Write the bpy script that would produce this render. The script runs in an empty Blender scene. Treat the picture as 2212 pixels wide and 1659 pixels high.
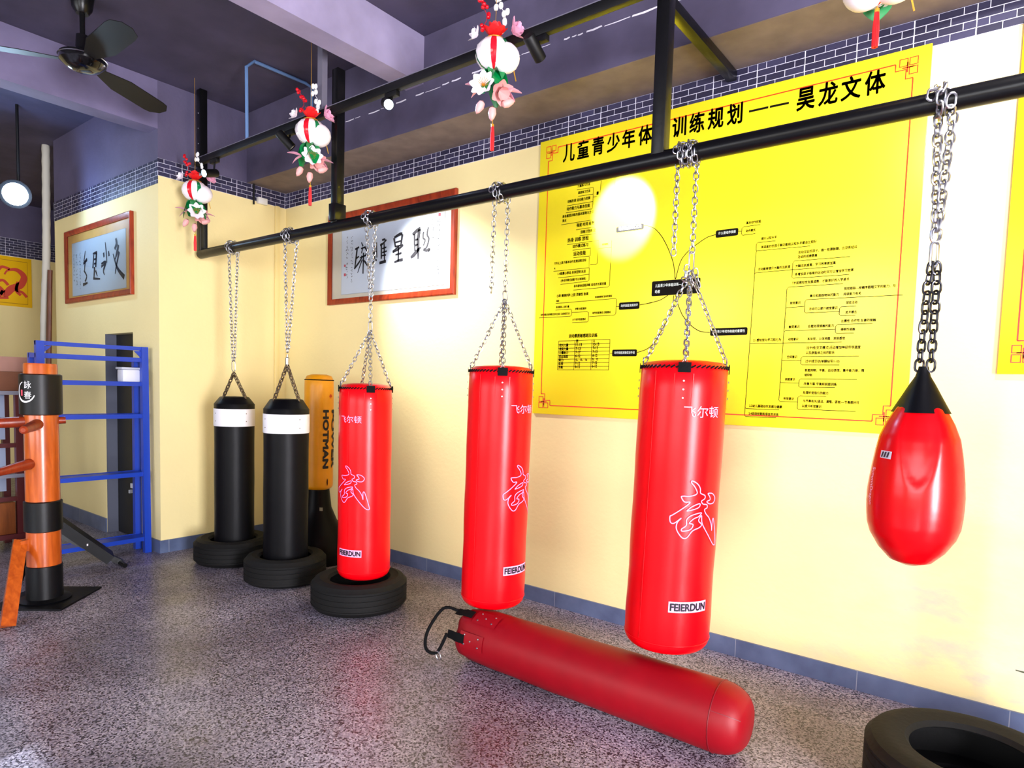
import bpy, bmesh, math, random
from mathutils import Vector, Matrix

random.seed(7)
PI = math.pi
SC = bpy.context.scene
COL = SC.collection
R = math.radians

# ------------------------------------------------------------------ camera
def setup_camera():
    rx, ry, rz = -.0671, -.0290, .6577          # pitch, roll, yaw
    m = Matrix.Rotation(rz, 3, 'Z') @ Matrix.Rotation(rx, 3, 'X') @ Matrix.Rotation(ry, 3, 'Y')
    right, fwd, up = m.col[0], m.col[1], m.col[2]
    cam = bpy.data.cameras.new('camera')
    cam.sensor_width = 36.0
    cam.lens = 1397.27 / 2212 * 36.0
    cam.shift_y = (929.6 - 829.5) / 2212
    cam.clip_start = .02
    o = bpy.data.objects.new('camera', cam)
    COL.objects.link(o)
    mm = Matrix((right, up, -fwd)).transposed().to_4x4()
    mm.translation = Vector((0, 0, 1.45))
    o.matrix_world = mm
    SC.camera = o
setup_camera()

# ------------------------------------------------------------------ view, world, daylight
SC.view_settings.view_transform = 'Standard'
SC.view_settings.look = 'None'
SC.view_settings.exposure = 0.0
SC.view_settings.gamma = 1.0
SC.view_settings.use_curve_mapping = False
SC.cycles.use_denoising = True
SC.cycles.max_bounces = 8
SC.cycles.sample_clamp_indirect = 8.0

W = bpy.data.worlds.new('world')
SC.world = W
W.use_nodes = True
W.node_tree.nodes['Background'].inputs[0].default_value = (.75, .85, 1.0, 1)
W.node_tree.nodes['Background'].inputs[1].default_value = 1.0

def area(name, loc, rot, sx, sy, power, color):
    l = bpy.data.lights.new(name, 'AREA')
    l.shape = 'RECTANGLE'; l.size = sx; l.size_y = sy
    l.energy = power; l.color = color
    o = bpy.data.objects.new(name, l)
    o.location = loc; o.rotation_euler = rot
    COL.objects.link(o)
    return o
# daylight through the doorway in the right wall and the windows of the front wall
area('daylight_doorway', (3.66, -.35, 1.25), (0, R(90), 0), 2.4, 1.3, 720, (.94, .93, 1.0))
area('daylight_window', (-4.3, -3.55, 1.9), (R(90), 0, 0), 3.4, 1.9, 110, (.93, .95, 1.0))
area('daylight_window', (.6, -3.55, 1.9), (R(90), 0, 0), 3.4, 1.9, 170, (.93, .95, 1.0))

def sun():
    l = bpy.data.lights.new('sun', 'SUN'); l.energy = 9; l.angle = R(.6); l.color = (.8, .92, 1)
    o = bpy.data.objects.new('sun', l)
    o.rotation_euler = Vector((-1.88, 4.535, -2.84)).to_track_quat('-Z', 'Y').to_euler()
    COL.objects.link(o)
sun()
def spot(name, loc, target, power, angle, blend, color, size=.02):
    l = bpy.data.lights.new(name, 'SPOT')
    l.energy = power; l.spot_size = R(angle); l.spot_blend = blend; l.color = color
    l.shadow_soft_size = size
    o = bpy.data.objects.new(name, l)
    o.location = loc
    o.rotation_euler = (Vector(target) - Vector(loc)).to_track_quat('-Z', 'Y').to_euler()
    COL.objects.link(o)
    return o

# ------------------------------------------------------------------ materials
MATS = {}
def srgb(r, g, b):
    f = lambda c: (c / 255 / 12.92) if c / 255 <= .04045 else ((c / 255 + .055) / 1.055) ** 2.4
    return (f(r), f(g), f(b), 1)

class NT:
    def __init__(s, name):
        s.m = bpy.data.materials.new(name); s.m.use_nodes = True
        s.t = s.m.node_tree; s.n = s.t.nodes
        s.b = s.n['Principled BSDF']
    def new(s, kind, **k):
        n = s.n.new(kind)
        for a, v in k.items(): setattr(n, a, v)
        return n
    def link(s, a, b): s.t.links.new(a, b)
    def coord(s, scale=(1, 1, 1)):
        tc = s.new('ShaderNodeTexCoord'); mp = s.new('ShaderNodeMapping')
        mp.inputs['Scale'].default_value = scale
        s.link(tc.outputs['Object'], mp.inputs['Vector'])
        return mp.outputs['Vector']
    def noise(s, vec, scale, detail=3, rough=.5):
        n = s.new('ShaderNodeTexNoise')
        n.inputs['Scale'].default_value = scale; n.inputs['Detail'].default_value = detail
        n.inputs['Roughness'].default_value = rough
        s.link(vec, n.inputs['Vector'])
        return n.outputs['Fac']
    def ramp(s, fac, stops):
        r = s.new('ShaderNodeValToRGB')
        e = r.color_ramp.elements
        while len(e) < len(stops): e.new(.5)
        for i, (p, c) in enumerate(stops):
            e[i].position = p; e[i].color = c
        s.link(fac, r.inputs['Fac'])
        return r.outputs['Color']
    def mix(s, fac, a, b, blend='MIX'):
        n = s.new('ShaderNodeMix', data_type='RGBA', blend_type=blend)
        for v, i in ((fac, 0), (a, 6), (b, 7)):
            if hasattr(v, 'links'): s.link(v, n.inputs[i])
            else: n.inputs[i].default_value = v
        return n.outputs[2]
    def math(s, op, a, b=0.0):
        n = s.new('ShaderNodeMath', operation=op)
        for v, i in ((a, 0), (b, 1)):
            if hasattr(v, 'links'): s.link(v, n.inputs[i])
            else: n.inputs[i].default_value = v
        return n.outputs[0]
    def sep(s, vec):
        n = s.new('ShaderNodeSeparateXYZ'); s.link(vec, n.inputs[0]); return n.outputs
    def bump(s, h, strength, dist=.01):
        n = s.new('ShaderNodeBump')
        n.inputs['Strength'].default_value = strength; n.inputs['Distance'].default_value = dist
        s.link(h, n.inputs['Height']); s.link(n.outputs['Normal'], s.b.inputs['Normal'])

def mat(name, color, rough=.5, metal=0., bump=0., bscale=40., vary=0., vscale=8., coat=0., spec=.5):
    if name in MATS: return MATS[name]
    t = NT(name)
    t.b.inputs['Base Color'].default_value = color
    t.b.inputs['Roughness'].default_value = rough
    t.b.inputs['Metallic'].default_value = metal
    t.b.inputs['Coat Weight'].default_value = coat
    t.b.inputs['Specular IOR Level'].default_value = spec
    v = t.coord()
    if vary:
        dark = tuple(c * (1 - vary) for c in color[:3]) + (1,)
        lite = tuple(min(1, c * (1 + vary * .6)) for c in color[:3]) + (1,)
        t.link(t.ramp(t.noise(v, vscale, 4), [(.3, dark), (.7, lite)]), t.b.inputs['Base Color'])
    if bump: t.bump(t.noise(v, bscale, 4), bump)
    MATS[name] = t.m
    return t.m

def emis(name, color, strength):
    t = NT(name)
    t.b.inputs['Base Color'].default_value = (0, 0, 0, 1)
    t.b.inputs['Emission Color'].default_value = color
    t.b.inputs['Emission Strength'].default_value = strength
    return t.m

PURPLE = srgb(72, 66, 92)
PAINT = srgb(94, 87, 118)
def wall_mat(name, cream):
    """cream distemper up to 3.10 m, violet-grey paint above it"""
    t = NT(name)
    v = t.coord()
    z = t.sep(v)['Z']
    n1 = t.noise(v, 1.3, 4); n2 = t.noise(v, 34, 5)
    c = t.ramp(n1, [(.3, tuple(x * .93 for x in cream[:3]) + (1,)), (.7, cream)])
    p = t.ramp(t.noise(v, 3, 5), [(.3, tuple(x * .75 for x in PAINT[:3]) + (1,)), (.75, PAINT)])
    x = t.sep(v)['X']
    sf = t.new('ShaderNodeMapRange'); sf.inputs['From Min'].default_value = -1.1; sf.inputs['From Max'].default_value = .1
    t.link(x, sf.inputs['Value'])
    zf = t.new('ShaderNodeMapRange'); zf.inputs['From Min'].default_value = 1.5; zf.inputs['From Max'].default_value = .5
    t.link(z, zf.inputs['Value'])
    st = t.ramp(t.noise(t.coord((1, 1, 2.2)), 2.6, 6, .62), [(.42, (0, 0, 0, 1)), (.7, (1, 1, 1, 1))])
    c = t.mix(t.math('MULTIPLY', t.math('MULTIPLY', sf.outputs[0], zf.outputs[0]), st), c, srgb(186, 184, 182))
    t.link(t.mix(t.math('GREATER_THAN', z, 3.12), c, p), t.b.inputs['Base Color'])
    t.b.inputs['Roughness'].default_value = .75
    t.bump(t.math('ADD', n2, t.math('MULTIPLY', t.noise(v, 5, 4), 1.5)), .25, .006)
    return t.m
def brick_mat(name, axis):
    t = NT(name)
    tc = t.new('ShaderNodeTexCoord')
    s = t.sep(tc.outputs['Object'])
    cb = t.new('ShaderNodeCombineXYZ')
    t.link(s[axis], cb.inputs[0]); t.link(t.math('SUBTRACT', s['Z'], 3.0405), cb.inputs[1])
    b = t.new('ShaderNodeTexBrick', offset=.5)
    b.inputs['Scale'].default_value = 1.0
    b.inputs['Brick Width'].default_value = .094; b.inputs['Row Height'].default_value = .034
    b.inputs['Mortar Size'].default_value = .0016; b.inputs['Mortar Smooth'].default_value = .0
    b.inputs['Bias'].default_value = -.2
    b.inputs['Color1'].default_value = srgb(36, 33, 60); b.inputs['Color2'].default_value = srgb(64, 61, 94)
    b.inputs['Mortar'].default_value = srgb(214, 212, 232)
    t.link(cb.outputs[0], b.inputs['Vector'])
    fr = t.math('FRACT', t.math('MULTIPLY', s[axis], 1 / .235))
    c = t.mix(t.math('LESS_THAN', fr, .016), b.outputs['Color'], srgb(225, 224, 240))
    t.link(c, t.b.inputs['Base Color'])
    t.b.inputs['Roughness'].default_value = .5
    return t.m
def floor_mat():
    t = NT('terrazzo')
    v = t.coord()
    vo = t.new('ShaderNodeTexVoronoi'); vo.inputs['Scale'].default_value = 150
    t.link(v, vo.inputs['Vector'])
    sp = t.sep(vo.outputs['Color'])['X']
    chips = t.ramp(sp, [(.0, srgb(46, 42, 52)), (.24, srgb(78, 73, 86)), (.36, srgb(154, 148, 164)), (.75, srgb(178, 172, 190)), (.95, srgb(212, 207, 220))])
    st = t.ramp(t.noise(v, 1.1, 4, .6), [(.3, srgb(150, 140, 146)), (.7, srgb(255, 255, 255))])
    c = t.mix(1.0, chips, st, 'MULTIPLY')
    br = t.new('ShaderNodeTexBrick', offset=0.0)
    br.inputs['Scale'].default_value = 1; br.inputs['Brick Width'].default_value = .8; br.inputs['Row Height'].default_value = .8
    br.inputs['Mortar Size'].default_value = .0025
    t.link(v, br.inputs['Vector'])
    c2 = t.mix(t.math('MULTIPLY', br.outputs['Fac'], .45), c, srgb(60, 54, 66))
    t.link(c2, t.b.inputs['Base Color'])
    t.link(t.ramp(t.noise(v, 3, 3), [(.3, (.28, .28, .28, 1)), (.7, (.45, .45, .45, 1))]), t.b.inputs['Roughness'])
    t.bump(sp, .06, .002)
    return t.m
def skirting_mat():
    t = NT('skirting_tile')
    tc = t.new('ShaderNodeTexCoord'); s = t.sep(tc.outputs['Object'])
    v = t.coord()
    u = t.math('ADD', s['X'], s['Y'])
    j = t.math('LESS_THAN', t.math('FRACT', t.math('MULTIPLY', u, 1 / .6)), .006)
    c = t.ramp(t.noise(v, 6, 5), [(.3, srgb(78, 90, 122)), (.7, srgb(104, 118, 152))])
    t.link(t.mix(j, c, srgb(150, 156, 172)), t.b.inputs['Base Color'])
    t.b.inputs['Roughness'].default_value = .35
    return t.m
def wood_mat(name, c1, c2, rough=.3, scale=(3, 3, .6), coat=0.):
    t = NT(name)
    v = t.coord(scale)
    w = t.new('ShaderNodeTexNoise'); w.inputs['Scale'].default_value = 9; w.inputs['Detail'].default_value = 6
    w.inputs['Distortion'].default_value = .6
    t.link(v, w.inputs['Vector'])
    t.link(t.ramp(w.outputs['Fac'], [(.3, c1), (.7, c2)]), t.b.inputs['Base Color'])
    t.b.inputs['Roughness'].default_value = rough
    t.b.inputs['Coat Weight'].default_value = coat
    t.b.inputs['Coat Roughness'].default_value = .15
    return t.m

CREAM = srgb(248, 230, 168)
M_wall = wall_mat('cream_wall', CREAM)
M_brick_x = brick_mat('brick_paper_x', 'X')
M_brick_y = brick_mat('brick_paper_y', 'Y')
M_floor = floor_mat()
M_skirt = skirting_mat()
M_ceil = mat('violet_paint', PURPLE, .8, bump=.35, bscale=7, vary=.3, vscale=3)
M_beam = mat('lit_lilac_render', srgb(158, 148, 182), .8, bump=.3, bscale=6, vary=.18, vscale=4)  # lilac plaster, its colour raised for the doorway light on the crossbeam
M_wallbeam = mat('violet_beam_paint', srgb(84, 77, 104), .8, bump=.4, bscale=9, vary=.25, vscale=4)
M_leftbeam = mat('lit_violet_paint', srgb(112, 104, 138), .8, bump=.3, bscale=7, vary=.25, vscale=3)  # the ceiling's violet paint, made paler to carry the daylight on this beam
M_under = mat('bare_beam_soffit', srgb(116, 102, 98), .85, bump=.3, bscale=9, vary=.2)
M_chip = mat('chipped_white', srgb(232, 226, 238), .8)
M_blackpaint = mat('black_gloss_paint', srgb(9, 9, 11), .3, bump=.06, bscale=30, spec=.3)
M_blackmatt = mat('black_plastic', srgb(9, 9, 11), .5, spec=.3)
M_steel = mat('zinc_chain', srgb(172, 172, 180), .33, 1.0)
M_darksteel = mat('old_chain', srgb(120, 104, 88), .4, 1.0)
M_blackchain = mat('dark_chain', srgb(70, 70, 76), .35, 1.0)
M_red = mat('red_vinyl', srgb(235, 0, 14), .3, bump=.05, bscale=12, vary=.05, vscale=5, spec=.28)
M_deepred = mat('faded_red_leather', srgb(142, 0, 18), .48, bump=.08, bscale=14, vary=.12, vscale=6, spec=.3)
M_blackvinyl = mat('black_vinyl', srgb(5, 5, 9), .45, bump=.12, bscale=12, spec=.16)
M_whitevinyl = mat('white_vinyl', srgb(240, 238, 244), .45)
M_webbing = mat('black_webbing', srgb(9, 9, 11), .8, spec=.15)
M_print = mat('pale_print', srgb(244, 176, 226), .5)
M_lilac = mat('lilac_print', srgb(236, 160, 240), .5)
M_ink = mat('black_ink', srgb(18, 16, 30), .6)
M_rubber = mat('tyre_rubber', srgb(9, 9, 10), .75, bump=.15, bscale=50, spec=.3)
M_posteryellow = mat('poster_yellow', srgb(255, 234, 36), .3, vary=.02, vscale=1)
M_posteredge = mat('poster_side', srgb(244, 186, 20), .5)
M_posterred = mat('poster_red', srgb(236, 62, 20), .4)
M_posterblack = mat('poster_black', srgb(16, 13, 8), .6, spec=.1)
M_posterwhite = mat('poster_white', srgb(238, 250, 240), .45)
M_yellowbag = mat('orange_yellow_vinyl', srgb(246, 164, 10), .4, bump=.08, bscale=20, vary=.06)
M_frame = wood_mat('redwood_frame', srgb(118, 30, 16), srgb(168, 60, 26), .3)
M_paper = mat('rice_paper', srgb(216, 226, 242), .5, vary=.05, vscale=2)
M_mount = mat('silk_mount', srgb(222, 216, 200), .55, vary=.04)
M_goldmount = mat('gold_mount', srgb(206, 160, 84), .5, vary=.1)
M_greypaper = mat('grey_rice_paper', srgb(176, 190, 200), .4, vary=.06, vscale=2)
M_seal = mat('seal_red', srgb(206, 70, 90), .5)
M_blue = mat('blue_paint', srgb(20, 62, 178), .35)
M_conduit = mat('blue_conduit', srgb(92, 124, 172), .5)
M_orange = wood_mat('orange_hardwood', srgb(164, 66, 12), srgb(206, 98, 28), .3, (4, 4, .5), .4)
M_armwood = wood_mat('red_hardwood', srgb(118, 36, 12), srgb(160, 58, 24), .35)
M_pad = mat('black_leather_pad', srgb(8, 9, 13), .42, bump=.05, spec=.3)

# ------------------------------------------------------------------ mesh helpers
LEAN = None                                   # a bag hanging a little off plumb: sideways shift by height
class MB:
    """collects shapes (in world coordinates) for ONE mesh object"""
    def __init__(s): s.v = []; s.f = []
    def add(s, verts, faces):
        o = len(s.v)
        s.v += [tuple(p) for p in verts]
        s.f += [tuple(i + o for i in f) for f in faces]
        return s
    def box(s, a, b, bev=0.):
        lo = [min(x, y) for x, y in zip(a, b)]; hi = [max(x, y) for x, y in zip(a, b)]
        if not bev:
            v = [(x, y, z) for z in (lo[2], hi[2]) for y in (lo[1], hi[1]) for x in (lo[0], hi[0])]
            return s.add(v, [(0, 2, 3, 1), (4, 5, 7, 6), (0, 1, 5, 4), (2, 6, 7, 3), (0, 4, 6, 2), (1, 3, 7, 5)])
        bm = bmesh.new()
        bmesh.ops.create_cube(bm, size=1)
        for q in bm.verts:
            q.co = Vector([(l + h) / 2 + c * (h - l) for l, h, c in zip(lo, hi, q.co)])
        bmesh.ops.bevel(bm, geom=bm.edges[:], offset=bev, segments=2, affect='EDGES', profile=.5)
        return s.bm(bm)
    def bm(s, bm):
        bm.verts.index_update()
        s.add([q.co for q in bm.verts], [[q.index for q in f.verts] for f in bm.faces])
        bm.free()
        return s
    def obox(s, c, ax, ay, az, hx, hy, hz):
        c = Vector(c)
        v = [c + ax * (hx * i) + ay * (hy * j) + az * (hz * k) for k in (-1, 1) for j in (-1, 1) for i in (-1, 1)]
        return s.add(v, [(0, 2, 3, 1), (4, 5, 7, 6), (0, 1, 5, 4), (2, 6, 7, 3), (0, 4, 6, 2), (1, 3, 7, 5)])
    def bar(s, p, q, w, h=None, up=(0, 0, 1)):
        p = Vector(p); q = Vector(q); d = (q - p)
        L = d.length; d.normalize(); up = Vector(up)
        if abs(d.dot(up)) > .95: up = Vector((1, 0, 0))
        sx = d.cross(up).normalized(); sz = sx.cross(d).normalized()
        return s.obox((p + q) / 2, sx, d, sz, w / 2, L / 2, (h or w) / 2)
    def tube(s, pts, r, n=10, closed=False, caps=True):
        pts = [Vector(p) for p in pts]; N = len(pts)
        rs = r if isinstance(r, (list, tuple)) else [r] * N
        tan = []
        for i in range(N):
            if closed: t = pts[(i + 1) % N] - pts[i - 1]
            else: t = pts[min(i + 1, N - 1)] - pts[max(i - 1, 0)]
            tan.append(t.normalized())
        u = tan[0].orthogonal().normalized()
        V = []; F = []
        for i in range(N):
            u = (u - tan[i] * u.dot(tan[i])).normalized(); w = tan[i].cross(u)
            for k in range(n):
                a = 2 * PI * k / n
                V.append(pts[i] + (u * math.cos(a) + w * math.sin(a)) * rs[i])
        for i in range(N if closed else N - 1):
            for k in range(n):
                a = i * n + k; b = i * n + (k + 1) % n; j = ((i + 1) % N) * n
                F.append((a, b, j + (k + 1) % n, j + k))
        if caps and not closed:
            F.append(tuple(range(n - 1, -1, -1))); F.append(tuple(range((N - 1) * n, N * n)))
        return s.add(V, F)
    def lathe(s, c, prof, n=32, axis=None, dent=None):
        """prof: (radius, height) from bottom to top around axis through c"""
        c = Vector(c); az = Vector(axis or (0, 0, 1)).normalized()
        ax = az.orthogonal().normalized() if axis else Vector((1, 0, 0)); ay = az.cross(ax)
        V = []; F = []; rows = []
        for r, h in prof:
            if r < 1e-5:
                rows.append([len(V)]); V.append(c + az * h)
            else:
                row = []
                for k in range(n):
                    a = 2 * PI * k / n
                    rr = r * (dent(a, h) if dent else 1)
                    row.append(len(V)); V.append(c + (ax * math.cos(a) + ay * math.sin(a)) * rr + az * h)
                rows.append(row)
        for A, B in zip(rows, rows[1:]):
            for k in range(n):
                k2 = (k + 1) % n
                if len(A) == 1 and len(B) == 1: continue
                if len(A) == 1: F.append((A[0], B[k2], B[k]))
                elif len(B) == 1: F.append((A[k], A[k2], B[0]))
                else: F.append((A[k], A[k2], B[k2], B[k]))
        if len(rows[0]) > 1 : F.append(tuple(reversed(rows[0])))
        if len(rows[-1]) > 1: F.append(tuple(rows[-1]))
        return s.add(V, F)
    def ring(s, c, prof, n=40, axis=None):
        """closed profile (r, h) revolved: a tyre, a washer"""
        c = Vector(c); az = Vector(axis or (0, 0, 1)).normalized()
        ax = az.orthogonal().normalized() if axis else Vector((1, 0, 0)); ay = az.cross(ax)
        V = []; F = []; P = len(prof)
        for k in range(n):
            a = 2 * PI * k / n
            d = ax * math.cos(a) + ay * math.sin(a)
            V += [c + d * r + az * h for r, h in prof]
        for k in range(n):
            k2 = (k + 1) % n
            for i in range(P):
                j = (i + 1) % P
                F.append((k * P + i, k2 * P + i, k2 * P + j, k * P + j))
        return s.add(V, F)
    def ball(s, c, r, n=10, sc=(1, 1, 1)):
        m = n // 2 + 1
        prof = [(r * math.sin(PI * i / m), -r * math.cos(PI * i / m)) for i in range(m + 1)]
        prof[0] = (0, -r); prof[-1] = (0, r)
        o = len(s.v)
        s.lathe(c, prof, n)
        c = Vector(c)
        for i in range(o, len(s.v)):
            d = Vector(s.v[i]) - c
            s.v[i] = (c.x + d.x * sc[0], c.y + d.y * sc[1], c.z + d.z * sc[2])
        return s
    def poly(s, pts):
        return s.add(pts, [tuple(range(len(pts)))])
    def mesh(s, name, off=Vector((0, 0, 0)), sharp=35):
        if LEAN: s.v = [(p[0] + LEAN(p[2]), p[1], p[2]) for p in s.v]
        me = bpy.data.meshes.new(name)
        me.from_pydata([Vector(p) - off for p in s.v], [], s.f)
        me.update()
        bm = bmesh.new(); bm.from_mesh(me)
        bmesh.ops.recalc_face_normals(bm, faces=bm.faces[:])
        bm.to_mesh(me); bm.free()
        me.shade_smooth()
        me.set_sharp_from_angle(angle=R(sharp))
        return me

def root_loc(o):
    while o.parent: o = o.parent
    return Vector(o.location)
def thing(name, label, cat, loc=(0, 0, 0), group=None):
    o = bpy.data.objects.new(name, None)
    o.empty_display_size = .1
    COL.objects.link(o); o.location = loc
    o['label'] = label; o['category'] = cat
    if group: o['group'] = group
    return o
def part(name, mb, m, parent, label=None, kind=None, sharp=35):
    me = mb.mesh(name, root_loc(parent), sharp)
    ms = m if isinstance(m, (list, tuple)) else [m]
    for x in ms: me.materials.append(x)
    o = bpy.data.objects.new(name, me)
    COL.objects.link(o); o.parent = parent
    if label: o['label'] = label
    if kind: o['kind'] = kind
    return o
def single(name, mb, m, label, cat, loc=(0, 0, 0), group=None, kind=None, sharp=35):
    me = mb.mesh(name, Vector(loc), sharp)
    me.materials.append(m)
    o = bpy.data.objects.new(name, me)
    o.location = loc; COL.objects.link(o)
    o['label'] = label; o['category'] = cat
    if group: o['group'] = group
    if kind: o['kind'] = kind
    return o
def struct(name, mb, m, parent=None):
    me = mb.mesh(name)
    me.materials.append(m)
    o = bpy.data.objects.new(name, me)
    COL.objects.link(o)
    if parent: o.parent = parent
    else: o['kind'] = 'structure'
    return o

# --- lettering: flat outlines of the built-in font
GLYPH = {}
def glyphs(s, bold=0.):
    key = (s, bold)
    if key in GLYPH: return GLYPH[key]
    c = bpy.data.curves.new('lettering_tmp', 'FONT'); c.body = s; c.size = 1
    c.resolution_u = 3
    o = bpy.data.objects.new('lettering_tmp', c); COL.objects.link(o)
    dg = bpy.context.evaluated_depsgraph_get()
    me = bpy.data.meshes.new_from_object(o.evaluated_get(dg))
    v = [tuple(p.co[:2]) for p in me.vertices]; f = [tuple(p.vertices) for p in me.polygons]
    if bold:                                                # heavier strokes: the outline laid down again, shifted
        n = len(v); v0, f0 = v[:], f[:]
        for k, (dx, dy) in enumerate(((-bold, 0), (bold, 0), (0, -bold), (0, bold), (-bold * .7, -bold * .7), (bold * .7, bold * .7), (-bold * .7, bold * .7), (bold * .7, -bold * .7))):
            v += [(a + dx, b + dy) for a, b in v0]; f += [tuple(i + n * (k + 1) for i in q) for q in f0]
    bpy.data.objects.remove(o); bpy.data.curves.remove(c); bpy.data.meshes.remove(me)
    x0 = min(a for a, b in v); x1 = max(a for a, b in v); y0 = min(b for a, b in v); y1 = max(b for a, b in v)
    GLYPH[key] = (v, f, x0, x1, y0, y1)
    return GLYPH[key]
def text_xz(mb, s, x, z, w, y, hs=1.2, bold=.02, h=None):
    """lettering on a plane of constant y, read from -y; fitted to width w, baseline z"""
    v, f, x0, x1, y0, y1 = glyphs(s, bold)
    k = min(w / (x1 - x0), max(.024, .09 if h else .024))
    kz = h / (y1 - y0) if h else k * hs
    mb.add([(x + (a - x0) * k, y, z + (b - (y0 if h else 0)) * kz) for a, b in v], f)
def refine(v, f, maxlen):
    bm = bmesh.new()
    vs = [bm.verts.new((a, b, 0)) for a, b in v]
    for q in f:
        try: bm.faces.new([vs[i] for i in q])
        except ValueError: pass
    bmesh.ops.triangulate(bm, faces=bm.faces[:])
    for _ in range(4):
        e = [q for q in bm.edges if q.calc_length() > maxlen]
        if not e: break
        bmesh.ops.subdivide_edges(bm, edges=e, cuts=1)
        bmesh.ops.triangulate(bm, faces=bm.faces[:])
    bm.verts.index_update()
    out = [tuple(q.co[:2]) for q in bm.verts], [tuple(q.index for q in p.verts) for p in bm.faces]
    bm.free()
    return out
def wrap(mb, v, f, c, r, a0, z0, lift=.0015, maxlen=.012):
    """lay flat shapes (arc length, height) onto an upright cylinder; a0 = azimuth of x=0"""
    v, f = refine(v, f, maxlen)
    rr = r if callable(r) else (lambda z: r)
    mb.add([(c[0] + (rr(z0 + b) + lift) * math.cos(a0 + a / rr(z0 + b)), c[1] + (rr(z0 + b) + lift) * math.sin(a0 + a / rr(z0 + b)), z0 + b) for a, b in v], f)
def text_wrap(mb, s, c, r, a0, z0, w, h, bold=0., lift=.0015, rot=False):
    v, f, x0, x1, y0, y1 = glyphs(s, bold)
    v = [((a - (x0 + x1) / 2) / (x1 - x0), (b - (y0 + y1) / 2) / (y1 - y0)) for a, b in v]
    if rot: v = [(b * w, -a * h) for a, b in v]
    else: v = [(a * w, b * h) for a, b in v]
    wrap(mb, v, f, c, r, a0, z0, lift)
def smooth_path(pts, closed=True, n=5):
    out = []; N = len(pts)
    for i in range(N if closed else N - 1):
        g = lambda k: pts[k % N] if closed else pts[max(0, min(N - 1, k))]
        p0, p1, p2, p3 = g(i - 1), g(i), g(i + 1), g(i + 2)
        for k in range(n):
            t = k / n
            out.append(tuple(.5 * (2 * b + (c - a) * t + (2 * a - 5 * b + 4 * c - d) * t * t + (-a + 3 * b - 3 * c + d) * t ** 3) for a, b, c, d in zip(p0, p1, p2, p3)))
    if not closed: out.append(tuple(pts[-1]))
    return out
def ribbon(pts, w, closed=True):
    """flat band along a 2-D path"""
    N = len(pts); v = []; f = []
    ws = w if isinstance(w, list) else [w] * N
    for i in range(N):
        a = pts[i - 1] if (closed or i) else pts[i]
        b = pts[(i + 1) % N] if (closed or i < N - 1) else pts[i]
        dx, dy = b[0] - a[0], b[1] - a[1]; L = math.hypot(dx, dy) or 1
        nx, ny = -dy / L * ws[i] / 2, dx / L * ws[i] / 2
        v += [(pts[i][0] + nx, pts[i][1] + ny), (pts[i][0] - nx, pts[i][1] - ny)]
    for i in range(N if closed else N - 1):
        j = (i + 1) % N
        f.append((2 * i, 2 * i + 1, 2 * j + 1, 2 * j))
    return v, f
def flat(mb, v, f, y):
    mb.add([(a, y, b) for a, b in v], f)

# --- chains
def link_pts(L, wd, n=5):
    r = wd / 2; h = L / 2 - r; out = []
    for k in range(n + 1): a = PI * k / n; out.append((r * math.cos(a), h + r * math.sin(a)))
    for k in range(n + 1): a = PI + PI * k / n; out.append((r * math.cos(a), -h + r * math.sin(a)))
    return out
def add_link(mb, c, t, side, L, wd, wire):
    c = Vector(c); t = Vector(t).normalized(); sd = Vector(side); sd = (sd - t * sd.dot(t)).normalized()
    mb.tube([c + sd * a + t * b for a, b in link_pts(L, wd)], wire, 6, closed=True)
def chain(mb, pts, pitch=.026, L=.034, wd=.021, wire=.0029, phase=0):
    pts = [Vector(p) for p in pts]
    seg = [(b - a).length for a, b in zip(pts, pts[1:])]; tot = sum(seg)
    n = max(1, round(tot / pitch))
    for i in range(n):
        s = (i + .5) * tot / n; k = 0
        while k < len(seg) - 1 and s > seg[k]: s -= seg[k]; k += 1
        t = (pts[k + 1] - pts[k]).normalized(); c = pts[k] + t * s
        a = Vector((.8, .6, 0)) if abs(t.z) > .5 else Vector((0, 0, 1))
        a = (a - t * a.dot(t)).normalized(); b = t.cross(a)
        ang = phase + (i % 2) * PI / 2 + random.uniform(-.25, .25)
        add_link(mb, c, t, a * math.cos(ang) + b * math.sin(ang), L, wd, wire)

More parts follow.
